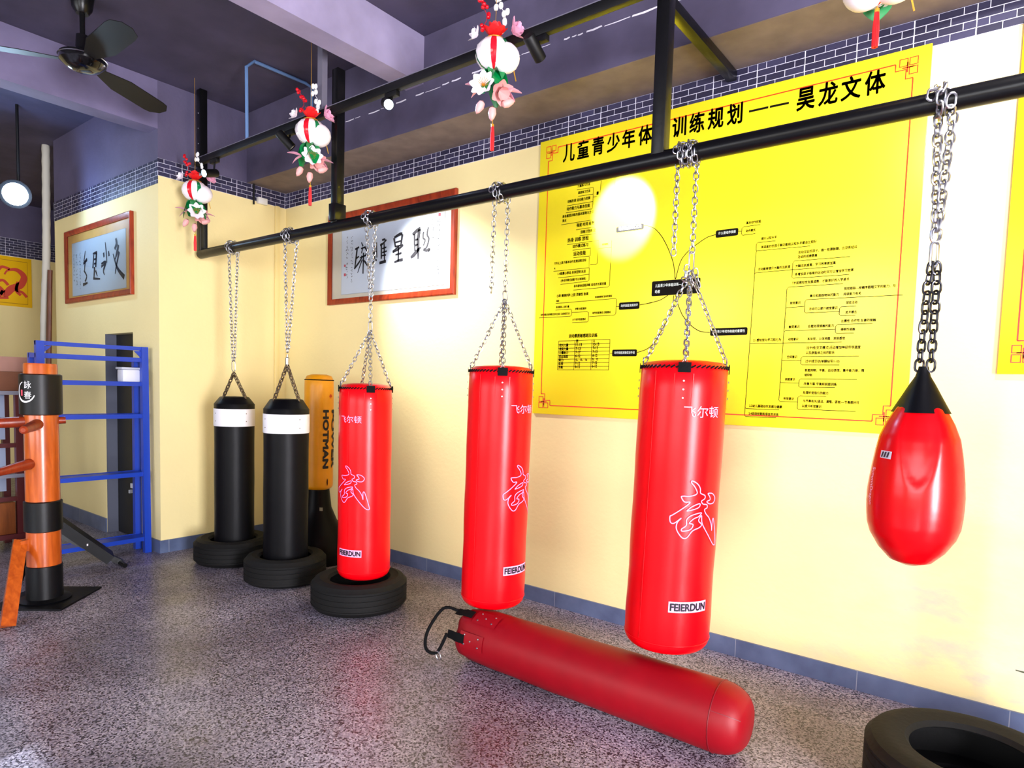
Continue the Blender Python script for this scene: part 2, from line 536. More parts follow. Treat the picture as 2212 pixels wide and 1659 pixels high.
POSTER_TEXT =  [(-1.187,2.348,0.078,'基本动作技能'),(-1.187,2.306,0.051,'动作模式'),(-1.104,2.256,0.079,'提升认知水平'),(-1.103,2.212,0.272,'体适能好的孩子脑功能和认知水平都会比较好'),(-0.916,2.166,0.27,'活动过后的孩子，做一些测验题，比没有经过'),(-0.917,2.143,0.093,'活动的成绩要高'),(-1.112,2.098,0.162,'活动能够提升大脑的活跃度'),(-0.926,2.098,0.189,'大脑活跃度高，学习效率更加高'),(-0.925,2.056,0.27,'多增加孩子每周的运动时间可以增加学习效率'),(-0.937,2.013,0.265,'7岁前感知觉发展成熟，才能更好的入学读书'),(-0.693,1.968,0.22,'视觉跟踪—按顺序跟随文字的能力，与'),(-0.693,1.942,0.077,'阅读能力有关'),(-0.848,1.942,0.134,'集中和跟踪物体的能力'),(-0.942,1.912,0.052,'视觉意识'),(-0.68,1.9,0.05,'球类活动'),(-0.849,1.877,0.133,'活动可以提升视觉意识'),(-0.68,1.853,0.05,'武术搏击'),(-0.696,1.811,0.151,'比赛性 合作性 友善的接触'),(-0.697,1.77,0.065,'侵略性接触'),(-0.941,1.791,0.053,'触觉意识'),(-0.849,1.79,0.121,'合理处理接触的能力'),(-0.94,1.727,0.05,'动觉意识'),(-0.848,1.727,0.174,'本体觉，人体地图，深层感觉'),(-1.117,1.726,0.142,'2.1感知觉与学习和行为'),(-0.849,1.682,0.246,'过中线(交叉模式)活动增加神经传导速度'),(-0.85,1.657,0.133,'以及胼胝体之间的联系'),(-0.941,1.637,0.05,'空间意识'),(-0.851,1.614,0.159,'过中线活动(单脚站写1-10)'),(-0.851,1.569,0.27,'前庭抑制，平衡，运动表现，集中能力差，情'),(-0.852,1.545,0.037,'绪抑制'),(-0.944,1.522,0.049,'前庭意识'),(-0.852,1.5,0.154,'改善方案 平衡和前庭训练'),(-0.854,1.455,0.12,'处理听觉指引的能力'),(-0.946,1.422,0.051,'听觉意识'),(-0.851,1.413,0.257,'与节奏有关(语法，演唱，语言)—节奏感好可'),(-0.854,1.387,0.092,'以提升听觉意识'),(-1.12,1.377,0.169,'2.2幼儿基础动作发展与健康'),(-1.121,1.336,0.155,'2.4运动技能和语言的关系'),(-2.389,2.036,0.238,'小跑 侧滑步跑 上肢 灵敏性 协调'),(-2.39,2.007,0.022,'速度'),(-2.101,2.014,0.121,'体适能测试 运动性测试'),(-2.391,1.966,0.102,'身体躯体-上肢力量'),(-2.243,1.947,0.082,'步数 长距测评'),(-2.512,1.922,0.23,'动作技能-动作模式技术正误（自动性打分）'),(-2.116,1.916,0.13,'动作技能测试 过程测试'),(-2.261,1.881,0.098,'13个动作技能测试'),(-2.284,1.774,0.211,'运动素质敏感期及训练'),(-2.229,1.741,0.017,'男'),(-2.103,1.743,0.016,'女'),(-2.355,1.718,0.069,'绝对力量'),(-2.23,1.718,0.047,'11-13'),(-2.103,1.719,0.045,'10-13'),(-2.355,1.694,0.07,'速度力量'),(-2.23,1.694,0.038,'7-13'),(-2.103,1.697,0.036,'7-13'),(-2.355,1.67,0.07,'力量耐力'),(-2.23,1.671,0.038,'7-17'),(-2.104,1.673,0.036,'7-13'),(-2.355,1.645,0.07,'反应速度'),(-2.23,1.647,0.038,'6-12'),(-2.104,1.65,0.036,'6-12'),(-2.355,1.623,0.035,'耐力'),(-2.23,1.624,0.089,'10、13、16'),(-2.104,1.628,0.043,'8、12'),(-2.356,1.599,0.035,'柔韧'),(-2.23,1.601,0.038,'7-12'),(-2.104,1.605,0.036,'7-12'),(-2.356,1.576,0.035,'灵敏'),(-2.23,1.579,0.038,'6-12'),(-2.104,1.583,0.036,'6-12'),(-2.257,2.713,0.091,'力量练习方法'),(-2.252,2.671,0.089,'速度练习方法'),(-2.329,2.627,0.168,'训练阶段 运动能力发展'),(-2.333,2.58,0.171,'动作能力与基本技能'),(-2.365,2.538,0.233,'身体素质训练的基本原则与方法'),(-2.363,2.512,0.03,'要点'),(-2.255,2.468,0.131,'强度 时间 组数'),(-2.224,2.423,0.111,'训练计划制定'),(-2.319,2.379,0.207,'热身 训练 放松'),(-2.279,2.339,0.115,'动作模式练习'),(-2.271,2.29,0.092,'运动技能'),(-2.416,2.247,0.242,'7岁以上孩子基本动作发展训练目标'),(-2.415,2.218,0.009,'度'),(-2.386,2.178,0.212,'1-4级重心移动 身体控制 反应'),(-2.36,2.133,0.188,'(多动作模式训练 可以单独练)'),(-2.26,2.091,0.235,'各年龄体适能训练 运动员长期发展'),(-2.065,2.332,0.044,'动作模式'),(-2.118,2.646,0.017,'量')]
POSTER_PLATES =  [(-1.718,2.003,-1.425,2.089,None),(-1.35,2.297,-1.227,2.337,(-1.335,2.311,0.095,'什么是动作技能')),(-1.354,1.764,-1.15,1.805,(-1.342,1.778,0.178,'儿童青少年动作技能的重要性')),(-1.93,1.935,-1.793,1.978,(-1.916,1.95,0.112,'动作技能发展测评')),(-1.964,1.654,-1.797,1.695,(-1.949,1.668,0.138,'动作技能发展促进手段')),(-1.97,2.4,-1.787,2.433,(-1.952,2.409,0.15,'动作技能训练方法'))]
PLATE_TEXT =  [(-1.697,2.052,0.162,'儿童青少年体能训练—'),(-1.697,2.018,0.032,'动者')]
POSTER_LINES =  [[(-1.227,2.319),(-1.21,2.317)],[(-1.112,2.339),(-1.198,2.339),(-1.208,2.331),(-1.21,2.304),(-1.202,2.294),(-1.136,2.296)],[(-1.03,2.246),(-1.12,2.247),(-1.127,2.24),(-1.127,2.207),(-1.123,2.204),(-0.86,2.201)],[(-1.123,2.204),(-1.127,2.195),(-1.133,1.798)],[(-1.127,2.084),(-1.124,2.09),(-0.938,2.09)],[(-0.675,2.13),(-0.933,2.133),(-0.939,2.121),(-0.939,2.052),(-0.932,2.046),(-0.673,2.044)],[(-0.938,2.09),(-0.747,2.088)],[(-0.699,2.002),(-0.952,2.003),(-0.96,1.993),(-0.962,1.792)],[(-0.962,1.84),(-0.969,1.421),(-0.963,1.414),(-0.878,1.414)],[(-0.96,1.894),(-0.956,1.899),(-0.872,1.9)],[(-0.441,1.931),(-0.861,1.934),(-0.869,1.926),(-0.869,1.873),(-0.862,1.867),(-0.707,1.867)],[(-0.634,1.89),(-0.701,1.889),(-0.707,1.881),(-0.707,1.853),(-0.7,1.847),(-0.635,1.846)],[(-0.962,1.774),(-0.957,1.78),(-0.721,1.781)],[(-0.559,1.803),(-0.712,1.804),(-0.72,1.795),(-0.72,1.766),(-0.713,1.76),(-0.636,1.759)],[(-1.133,1.717),(-0.688,1.717)],[(-0.964,1.626),(-0.873,1.626)],[(-0.608,1.648),(-0.864,1.648),(-0.872,1.638),(-0.872,1.61),(-0.866,1.605),(-0.692,1.605)],[(-0.967,1.517),(-0.962,1.512),(-0.876,1.512)],[(-0.61,1.535),(-0.868,1.534),(-0.875,1.525),(-0.876,1.496),(-0.869,1.491),(-0.706,1.492)],[(-0.743,1.448),(-0.867,1.447),(-0.876,1.439),(-0.877,1.383),(-0.871,1.378),(-0.607,1.379)],[(-1.132,1.847),(-1.142,1.333),(-1.135,1.327),(-0.978,1.328)],[(-1.142,1.375),(-1.135,1.37),(-0.965,1.37)],[(-1.93,1.955),(-1.949,1.956)],[(-2.393,1.999),(-1.955,2.005),(-1.947,1.997),(-1.951,1.912),(-1.959,1.906),(-2.139,1.903)],[(-2.266,1.935),(-2.154,1.935),(-2.143,1.929),(-2.144,1.875),(-2.152,1.871),(-2.263,1.87)],[(-2.394,1.956),(-2.278,1.957),(-2.27,1.951),(-2.269,1.918),(-2.279,1.912),(-2.525,1.911)],[(-1.964,1.673),(-1.979,1.673)],[(-2.361,1.755),(-1.983,1.758)],[(-2.361,1.732),(-1.983,1.735)],[(-2.361,1.708),(-1.983,1.71)],[(-2.361,1.685),(-1.984,1.687)],[(-2.361,1.661),(-1.984,1.665)],[(-2.361,1.637),(-1.984,1.641)],[(-2.362,1.614),(-1.984,1.618)],[(-2.362,1.591),(-1.984,1.594)],[(-2.362,1.569),(-1.985,1.571)],[(-2.361,1.755),(-2.362,1.568)],[(-2.237,1.756),(-2.237,1.57)],[(-2.111,1.757),(-2.112,1.57)],[(-1.983,1.758),(-1.985,1.571)],[(-2.262,2.701),(-2.142,2.696),(-2.14,2.572),(-2.145,2.567),(-2.339,2.569)],[(-2.251,2.659),(-2.141,2.656)],[(-2.331,2.612),(-2.141,2.611)],[(-2.139,2.637),(-2.092,2.636),(-2.086,2.756)],[(-2.371,2.498),(-2.142,2.499)],[(-2.257,2.453),(-2.123,2.453)],[(-2.229,2.413),(-2.113,2.412)],[(-2.321,2.367),(-2.089,2.368),(-2.094,2.228),(-2.099,2.225),(-2.144,2.225)],[(-2.278,2.328),(-2.146,2.327),(-2.147,2.279)],[(-2.27,2.28),(-2.151,2.279)],[(-2.089,2.318),(-1.996,2.318)],[(-1.998,2.358),(-2.002,2.085),(-2.013,2.078),(-2.262,2.076)],[(-2.42,2.207),(-2.152,2.207),(-2.152,2.274)],[(-2.382,2.162),(-2.15,2.166)],[(-2.362,2.119),(-2.16,2.124),(-2.149,2.13),(-2.149,2.207)],[(-2.086,2.756),(-1.989,2.743),(-1.991,2.679)]]
POSTER_CURVES =  [[(-1.573,2.091),(-1.57,2.103),(-1.566,2.122),(-1.561,2.143),(-1.556,2.163),(-1.551,2.179),(-1.546,2.191),(-1.541,2.201),(-1.536,2.209),(-1.529,2.217),(-1.522,2.225),(-1.514,2.233),(-1.505,2.241),(-1.495,2.248),(-1.484,2.256),(-1.473,2.263),(-1.461,2.272),(-1.447,2.28),(-1.432,2.289),(-1.418,2.297),(-1.405,2.303),(-1.393,2.308),(-1.38,2.311),(-1.368,2.313),(-1.358,2.314),(-1.351,2.316)],[(-1.575,2.091),(-1.577,2.104),(-1.579,2.123),(-1.583,2.146),(-1.587,2.169),(-1.594,2.193),(-1.603,2.217),(-1.614,2.243),(-1.627,2.27),(-1.64,2.295),(-1.653,2.317),(-1.664,2.335),(-1.676,2.351),(-1.687,2.365),(-1.699,2.377),(-1.71,2.388),(-1.722,2.397),(-1.735,2.404),(-1.747,2.41),(-1.758,2.414),(-1.766,2.417),(-1.773,2.419),(-1.778,2.42),(-1.781,2.419),(-1.784,2.418),(-1.786,2.418)],[(-1.616,2.003),(-1.622,1.999),(-1.63,1.994),(-1.64,1.989),(-1.651,1.983),(-1.663,1.978),(-1.679,1.974),(-1.699,1.97),(-1.719,1.967),(-1.736,1.964),(-1.745,1.963),(-1.744,1.962),(-1.735,1.964),(-1.723,1.965),(-1.714,1.967),(-1.713,1.967),(-1.723,1.966),(-1.74,1.963),(-1.76,1.961),(-1.779,1.959),(-1.792,1.957)],[(-1.579,2.0),(-1.58,1.987),(-1.581,1.968),(-1.584,1.946),(-1.588,1.922),(-1.595,1.898),(-1.607,1.87),(-1.624,1.839),(-1.642,1.808),(-1.658,1.78),(-1.669,1.76),(-1.674,1.751),(-1.674,1.748),(-1.673,1.75),(-1.672,1.751),(-1.675,1.749),(-1.682,1.741),(-1.692,1.73),(-1.703,1.719),(-1.715,1.708),(-1.728,1.699),(-1.742,1.692),(-1.757,1.687),(-1.773,1.682),(-1.787,1.679),(-1.796,1.676)],[(-1.568,2.0),(-1.564,1.986),(-1.557,1.967),(-1.55,1.945),(-1.541,1.923),(-1.532,1.905),(-1.524,1.889),(-1.514,1.875),(-1.504,1.862),(-1.494,1.85),(-1.483,1.839),(-1.471,1.828),(-1.458,1.817),(-1.445,1.808),(-1.432,1.8),(-1.419,1.793),(-1.406,1.789),(-1.391,1.786),(-1.377,1.785),(-1.365,1.784),(-1.357,1.783)]]
BRUSH_WHITE =  [[(-3.749,2.6,0.0127),(-3.702,2.624,0.0165),(-3.664,2.637,0.0152)],[(-3.673,2.632,0.0165),(-3.688,2.552,0.019),(-3.685,2.469,0.0152),(-3.684,2.407,0.0076)],[(-3.728,2.603,0.0102),(-3.726,2.532,0.0089),(-3.72,2.472,0.0089)],[(-3.718,2.555,0.0089),(-3.688,2.56,0.0089)],[(-3.721,2.514,0.0089),(-3.687,2.519,0.0089)],[(-3.766,2.427,0.0102),(-3.732,2.444,0.019),(-3.69,2.475,0.0152),(-3.652,2.495,0.0051)],[(-3.63,2.609,0.0076),(-3.633,2.563,0.0089),(-3.611,2.543,0.0076),(-3.629,2.504,0.0063)],[(-3.58,2.635,0.0076),(-3.591,2.581,0.0089),(-3.572,2.55,0.0102),(-3.593,2.488,0.0089),(-3.63,2.475,0.0063)],[(-3.63,2.469,0.0051),(-3.596,2.463,0.0114),(-3.563,2.468,0.0127),(-3.575,2.449,0.0038)],[(-3.96,2.598,0.0114),(-3.942,2.526,0.0089)],[(-3.958,2.601,0.0102),(-3.895,2.62,0.014),(-3.864,2.62,0.0114)],[(-3.864,2.617,0.0127),(-3.879,2.531,0.0102)],[(-3.943,2.562,0.0076),(-3.88,2.567,0.0076)],[(-3.943,2.529,0.0076),(-3.88,2.534,0.0076)],[(-3.911,2.523,0.0076),(-3.974,2.493,0.0089)],[(-3.973,2.487,0.0063),(-3.91,2.504,0.0089),(-3.853,2.534,0.0114)],[(-3.906,2.534,0.0102),(-3.908,2.413,0.0102)],[(-3.941,2.465,0.0076),(-3.869,2.473,0.0102)],[(-3.953,2.408,0.0089),(-3.899,2.418,0.0127),(-3.854,2.42,0.0152)],[(-4.21,2.548,0.0076),(-4.167,2.566,0.0089)],[(-4.191,2.553,0.0089),(-4.189,2.458,0.0076)],[(-4.214,2.505,0.0076),(-4.171,2.516,0.0076)],[(-4.215,2.426,0.0089),(-4.165,2.45,0.0102)],[(-4.168,2.587,0.0063),(-4.162,2.465,0.0063)],[(-4.102,2.599,0.0089),(-4.064,2.601,0.0102)],[(-4.124,2.558,0.0102),(-4.087,2.572,0.0089),(-4.05,2.596,0.0089)],[(-4.11,2.575,0.0089),(-4.108,2.451,0.0089)],[(-4.1,2.53,0.0063),(-4.049,2.537,0.0076)],[(-4.099,2.499,0.0063),(-4.043,2.506,0.0076)],[(-4.103,2.475,0.0063),(-4.052,2.476,0.0076)],[(-4.131,2.419,0.0127),(-4.051,2.427,0.014)],[(-4.077,2.571,0.0076),(-4.069,2.428,0.0076)],[(-4.439,2.56,0.0089),(-4.388,2.574,0.0089)],[(-4.432,2.482,0.0089),(-4.387,2.497,0.0076)],[(-4.413,2.564,0.0102),(-4.427,2.481,0.0102),(-4.441,2.405,0.0076)],[(-4.448,2.4,0.0089),(-4.396,2.44,0.0102),(-4.347,2.486,0.0051)],[(-4.359,2.609,0.0051),(-4.338,2.575,0.0089)],[(-4.363,2.558,0.0076),(-4.289,2.569,0.0076)],[(-4.338,2.568,0.0076),(-4.357,2.519,0.0063)],[(-4.318,2.566,0.0076),(-4.283,2.531,0.0089)],[(-4.377,2.483,0.0063),(-4.282,2.502,0.0089)],[(-4.33,2.523,0.0089),(-4.334,2.351,0.0076)],[(-4.346,2.467,0.0076),(-4.404,2.364,0.0038)],[(-4.326,2.459,0.0076),(-4.246,2.388,0.0152)],[(-4.357,2.5,0.0063),(-4.347,2.49,0.0063)],[(-4.297,2.513,0.0076),(-4.312,2.489,0.0063)]]
BRUSH_GOLD =  [[(-6.252,2.638,0.0151),(-6.237,2.589,0.0227),(-6.278,2.546,0.017)],[(-6.196,2.575,0.017),(-6.232,2.512,0.0208),(-6.269,2.459,0.0076)],[(-6.314,2.511,0.0076),(-6.224,2.378,0.017),(-6.085,2.29,0.0265)],[(-6.186,2.517,0.017),(-6.247,2.399,0.0132),(-6.272,2.334,0.0076)],[(-6.518,2.542,0.017),(-6.507,2.501,0.0151)],[(-6.479,2.63,0.0057),(-6.457,2.535,0.0113),(-6.448,2.446,0.0076)],[(-6.409,2.545,0.0132),(-6.398,2.5,0.0151)],[(-6.571,2.448,0.0095),(-6.472,2.454,0.0151),(-6.524,2.384,0.0132),(-6.5,2.343,0.0057)],[(-6.572,2.423,0.0132),(-6.485,2.44,0.0095)],[(-6.758,2.556,0.0095),(-6.663,2.558,0.017)],[(-6.738,2.544,0.0113),(-6.763,2.425,0.0151)],[(-6.676,2.558,0.017),(-6.696,2.429,0.0151)],[(-6.734,2.503,0.0095),(-6.683,2.503,0.0095)],[(-6.736,2.463,0.0095),(-6.684,2.463,0.0095)],[(-6.724,2.432,0.0189),(-6.741,2.332,0.0132)],[(-6.759,2.332,0.0132),(-6.601,2.316,0.0076)],[(-6.7,2.4,0.0132),(-6.663,2.346,0.0076)],[(-6.936,2.6,0.0057),(-6.973,2.505,0.0113)],[(-6.987,2.486,0.0132),(-6.897,2.519,0.0189)],[(-6.94,2.508,0.0132),(-6.962,2.422,0.0095)],[(-6.976,2.423,0.0113),(-6.911,2.366,0.0113),(-6.953,2.318,0.0132)],[(-7.003,2.293,0.017),(-6.894,2.303,0.0095)]]
WU_LOOPS = [[(-0.0245,0.132),(-0.0019,0.12),(0.0113,0.101),(0.0142,0.082),(0.0352,0.072),(0.0362,0.059),(0.021,0.049),(0.0291,0.037),(0.0491,0.033),(0.0523,0.021),(0.0391,0.013),(0.0481,-0.005),(0.0681,-0.024),(0.0849,-0.053),(0.092,-0.079),(0.0914,-0.037),(0.1014,-0.034),(0.1256,-0.11),(0.1308,-0.142),(0.1069,-0.137),(0.0639,-0.089),(0.032,-0.044),(0.0258,-0.011),(0.0139,-0.031),(0.0291,-0.048),(0.0194,-0.06),(-0.01,-0.073),(-0.0304,-0.1),(-0.0468,-0.104),(-0.0636,-0.088),(-0.0759,-0.064),(-0.073,-0.039),(-0.0588,-0.021),(-0.0856,-0.044),(-0.1001,-0.041),(-0.1033,-0.018),(-0.0933,-0.01),(-0.0604,0.015),(-0.0287,0.044),(-0.0513,0.046),(-0.0643,0.065),(-0.0572,0.069),(-0.0274,0.07),(-0.0016,0.081),(-0.0119,0.106),(-0.0284,0.125)],[(0.0517,0.079),(0.0778,0.077),(0.0985,0.058),(0.0888,0.038),(0.0636,0.036),(0.0481,0.046),(0.0659,0.053),(0.0623,0.066)],[(-0.0168,0.028),(0.0139,0.039),(0.0081,0.022),(-0.0362,0.009),(-0.0333,0.015)],[(0.0129,-0.014),(0.0239,0.001),(-0.0174,-0.009),(-0.0371,-0.026),(-0.0378,-0.051),(-0.0549,-0.066),(-0.0507,-0.075),(-0.0191,-0.067),(-0.0094,-0.047),(-0.0255,-0.041),(-0.0081,-0.023)]]

# ------------------------------------------------------------------ the room
ZC = 3.77
YW = 3.54
def room():
    b = MB(); b.box((-11.3, -3.9, -.12), (4.0, 3.8, 0)); struct('floor', b, M_floor)
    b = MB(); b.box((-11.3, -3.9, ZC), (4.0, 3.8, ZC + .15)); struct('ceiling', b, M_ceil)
    b = MB(); b.box((-11.3, YW, 0), (4.0, 3.8, ZC)); struct('wall_back', b, M_wall)
    b = MB(); b.box((-5.60, 2.40, 0), (-5.47, YW, ZC)); struct('wall_return', b, M_wall)
    # alcove wall with a shallow doorway in it
    b = MB()
    for a, c in (((-7.76, 2.40, 0), (-6.55, 2.58, ZC)), ((-5.96, 2.40, 0), (-5.60, 2.58, ZC)), ((-6.55, 2.40, 1.82), (-5.96, 2.58, ZC)), ((-7.76, 2.58, 0), (-7.6, YW, ZC))):
        b.box(a, c)
    struct('wall_alcove', b, M_wall)
    b = MB(); b.box((-11.3, -3.9, 0), (-11.0, 3.8, ZC)); struct('wall_left', b, M_wall)
    b = MB()
    for y0, y1, z0, z1 in ((-3.9, -1.1, 0, ZC), (.4, YW, 0, ZC), (-1.1, .4, 2.55, ZC)): b.box((3.7, y0, z0), (3.9, y1, z1))
    struct('wall_right', b, M_wall)
    b = MB()
    for x0, x1, z0, z1 in ((-11.0, -6.05, 0, ZC), (-2.55, -1.15, 0, ZC), (2.35, 3.7, 0, ZC), (-6.05, -2.55, 0, .9), (-6.05, -2.55, 2.9, ZC), (-1.15, 2.35, 0, .9), (-1.15, 2.35, 2.9, ZC)):
        b.box((x0, -3.8, z0), (x1, -3.6, z1))
    struct('wall_front', b, M_wall)
    # brick-pattern paper bands under the violet paint
    b = MB(); b.box((-5.47, YW - .004, 3.04), (3.7, YW, 3.176)); struct('trim_1', b, M_brick_x)
    b = MB(); b.box((-5.47, 2.396, 3.04), (-5.466, YW - .004, 3.176)); struct('trim_2', b, M_brick_y)
    b = MB(); b.box((-7.76, 2.396, 2.98), (-5.47, 2.40, 3.165)); struct('trim_3', b, M_brick_x)
    b = MB(); b.box((-11.0, -3.5, 3.04), (-10.996, YW, 3.28)); struct('trim_4', b, M_brick_y)
    # concrete beams
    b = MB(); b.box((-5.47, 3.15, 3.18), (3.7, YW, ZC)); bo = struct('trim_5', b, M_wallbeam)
    b = MB(); b.box((-5.47, 3.152, 3.178), (3.7, YW - .004, 3.18)); struct('beam_soffit', b, M_under, bo)
    b = MB()
    rnd = random.Random(3)
    x = -4.6
    while x < -.4:
        L = rnd.uniform(.03, .16); h = rnd.uniform(.003, .010)
        z = 3.405 + rnd.uniform(-.003, .003) + .012 * math.sin(x * 2)
        b.poly([(x, 3.148, z), (x + L * .5, 3.148, z - h * .4), (x + L, 3.148, z + h * .2), (x + L * .95, 3.148, z + h), (x + L * .4, 3.148, z + h * .7), (x + .004, 3.148, z + h * .9)])
        x += L + rnd.choice((.006, .012, .02, .09))
    struct('chipped_paint_line', b, M_chip, bo)
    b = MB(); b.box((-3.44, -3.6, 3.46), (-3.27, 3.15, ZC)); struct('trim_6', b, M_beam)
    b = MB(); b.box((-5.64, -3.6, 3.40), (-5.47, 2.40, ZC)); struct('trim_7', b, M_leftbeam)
    # skirting tiles
    b = MB(); b.box((-5.45, YW - .012, 0), (3.7, YW, .098)); struct('baseboard_back', b, M_skirt)
    b = MB(); b.box((-5.47, 2.40, 0), (-5.458, YW - .012, .105)); struct('baseboard_return', b, M_skirt)
    b = MB(); b.box((-7.76, 2.388, 0), (-6.55, 2.40, .13)); b.box((-5.96, 2.388, 0), (-5.458, 2.40, .105)); struct('baseboard_alcove', b, M_skirt)
    # doorway in the alcove
    b = MB(); b.box((-6.55, 2.49, 0), (-5.96, 2.52, 1.82)); d = struct('door_1', b, mat('black_door', srgb(16, 17, 20), .5))
    b = MB(); b.box((-6.10, 2.47, .02), (-5.97, 2.49, 1.70)); struct('door_edge_strip', b, mat('slate_blue', srgb(38, 52, 80), .5), d)
    b = MB(); b.box((-6.549, 2.402, 0), (-6.535, 2.49, 1.82)); struct('door_jamb', b, mat('grey_jamb', srgb(84, 88, 104), .6), d)
    b = MB(); b.box((-6.2, 2.462, .45), (-6.15, 2.49, .49)); b.box((-6.22, 2.455, .40), (-6.2, 2.49, .43)); struct('door_latch', b, mat('latch_white', srgb(220, 222, 230), .4), d)
    # frames of the openings behind the camera
    for k, (x0, x1) in enumerate(((-6.05, -2.55), (-1.15, 2.35))):
        b = MB()
        for xx in (x0, (x0 + x1) / 2 - .03, x1 - .06): b.box((xx, -3.74, .9), (xx + .06, -3.68, 2.9))
        b.box((x0, -3.74, .9), (x1, -3.68, .96)); b.box((x0, -3.74, 2.84), (x1, -3.68, 2.9))
        struct('window_%d' % (k + 1), b, mat('white_sash', srgb(225, 225, 228), .4))
    b = MB(); b.box((3.72, -1.1, 0), (3.82, -1.04, 2.55)); b.box((3.72, .34, 0), (3.82, .4, 2.55)); b.box((3.72, -1.1, 2.49), (3.82, .4, 2.55))
    struct('door_2', b, mat('white_sash', srgb(225, 225, 228), .4))
    # cream cable duct up the corner
    b = MB(); b.box((-5.466, 3.42, .105), (-5.44, 3.46, 3.04), .004); struct('trim_8', b, mat('cream_duct', srgb(240, 218, 150), .6))
room()

# ------------------------------------------------------------------ steel hanging frame
YP, ZP = 2.69, 2.465
def hanging_frame():
    t = thing('pipe_rig', 'black welded steel frame whose long round pipe carries the punching bags', 'pipe rig', (-2.4, YP, ZP))
    b = MB(); b.tube([(-5.37, YP, ZP), (2.6, YP, ZP)], .037, 20); part('pipe', b, M_blackpaint, t)
    for x, zt in ((-5.345, ZC - .002), (-3.573, 3.455), (-1.30, ZC - .002)):
        b = MB(); b.box((x - .03, YP - .03, ZP + .01), (x + .03, YP + .03, zt), .003); part('post', b, M_blackpaint, t)
    b = MB(); b.box((-1.33, YP + .03, 3.12), (-1.28, YW - .004, 3.17), .003); part('brace', b, M_blackpaint, t)
    b = MB(); b.box((-3.605, YP - .045, ZP + .03), (-3.54, YP + .045, ZP + .14), .003); part('bracket', b, M_blackpaint, t)
    b = MB(); b.box((2.57, YP - .03, ZP + .01), (2.63, YP + .03, ZC - .002), .003); part('post', b, M_blackpaint, t)
    for z in (2.98, 3.1, 3.22, 3.34, 3.46, 3.58):
        b = MB(); b.lathe((-5.345, YP - .03, z), [(.006, 0), (.006, .003), (0, .003)], 8, (0, -1, 0)); part('bolt', b, M_steel, t)
hanging_frame()

# ------------------------------------------------------------------ bags
def cam_az(c): return math.atan2(-c[1], -c[0])
def body_profile(r, h, top_in=.86, top_rise=.03, bot=.05):
    """height measured from the bottom; the seam sits at h"""
    p = [(0, 0)]
    for k in range(7):
        a = PI / 2 * k / 6
        p.append((r - bot + bot * math.sin(a), bot - bot * math.cos(a)))
    for k in range(1, 12):
        z = bot + (h - bot) * k / 12
        p.append((r * (1 + .012 * math.sin(k * 1.7) * (1 - k / 14)), z))
    p += [(r * .985, h), (r * .95, h + .006), (r * top_in, h + top_rise * .7), (r * .5, h + top_rise), (0, h + top_rise * 1.02)]
    return p
def straps(t, c, r, zs, junction, az0, m_chain, n=4, steps=90, link=(.024, .032, .019, .0026), ring_m=None):
    """the short chains from the junction down to the rim, one mesh each"""
    for k in range(n):
        a = az0 + R(steps) * k
        foot = (c[0] + r * .93 * math.cos(a), c[1] + r * .93 * math.sin(a), zs + .02)
        b = MB()
        chain(b, [junction, foot], *link, phase=k)
        part('strap_chain', b, m_chain, t)
def pipe_wrap(b, x, turns=2, width=.05, link=(.026, .034, .021, .0029)):
    pts = []
    N = 14 * turns
    for i in range(N + 1):
        a = 2 * PI * i / 14
        pts.append((x - width / 2 + width * i / N, YP - .046 * math.cos(a), ZP + .046 * math.sin(a)))
    chain(b, pts, *link)
def snap_hook(b, c, L, w, wire=.0035):
    add_link(b, c, (0, 0, 1), (.8, .6, 0), L, w, wire)

def tab(t, c, r, a, zs, m_flap, w=.05):
    """webbing tab over the rim and the riveted flap below it"""
    b = MB()
    v, f = ribbon([(-w / 2, -.02), (w / 2, -.02), (w / 2, .018), (-w / 2, .018)], .001)
    wrap(b, [(-w * .5, -.026), (w * .5, -.026), (w * .5, .016), (-w * .5, .016)], [(0, 1, 2, 3)], c, r, a, zs, .005)
    o = part('strap_tab', b, M_webbing, t)
    for k in range(3):
        b = MB(); z = zs - .06 - .035 * k
        p = Vector((c[0] + (r + .003) * math.cos(a), c[1] + (r + .003) * math.sin(a), z))
        b.lathe(p, [(.0055, 0), (.004, .003), (0, .0035)], 8, (math.cos(a), math.sin(a), 0)); part('rivet', b, M_steel, t)
    b = MB()
    path = [(-w * .75, -.03), (-w * .7, -.16), (0, -.175), (w * .7, -.16), (w * .75, -.03)]
    wrap(b, *ribbon(path, .003, False), c, r, a, zs, .002)
    part('flap_stitching', b, m_flap, t)

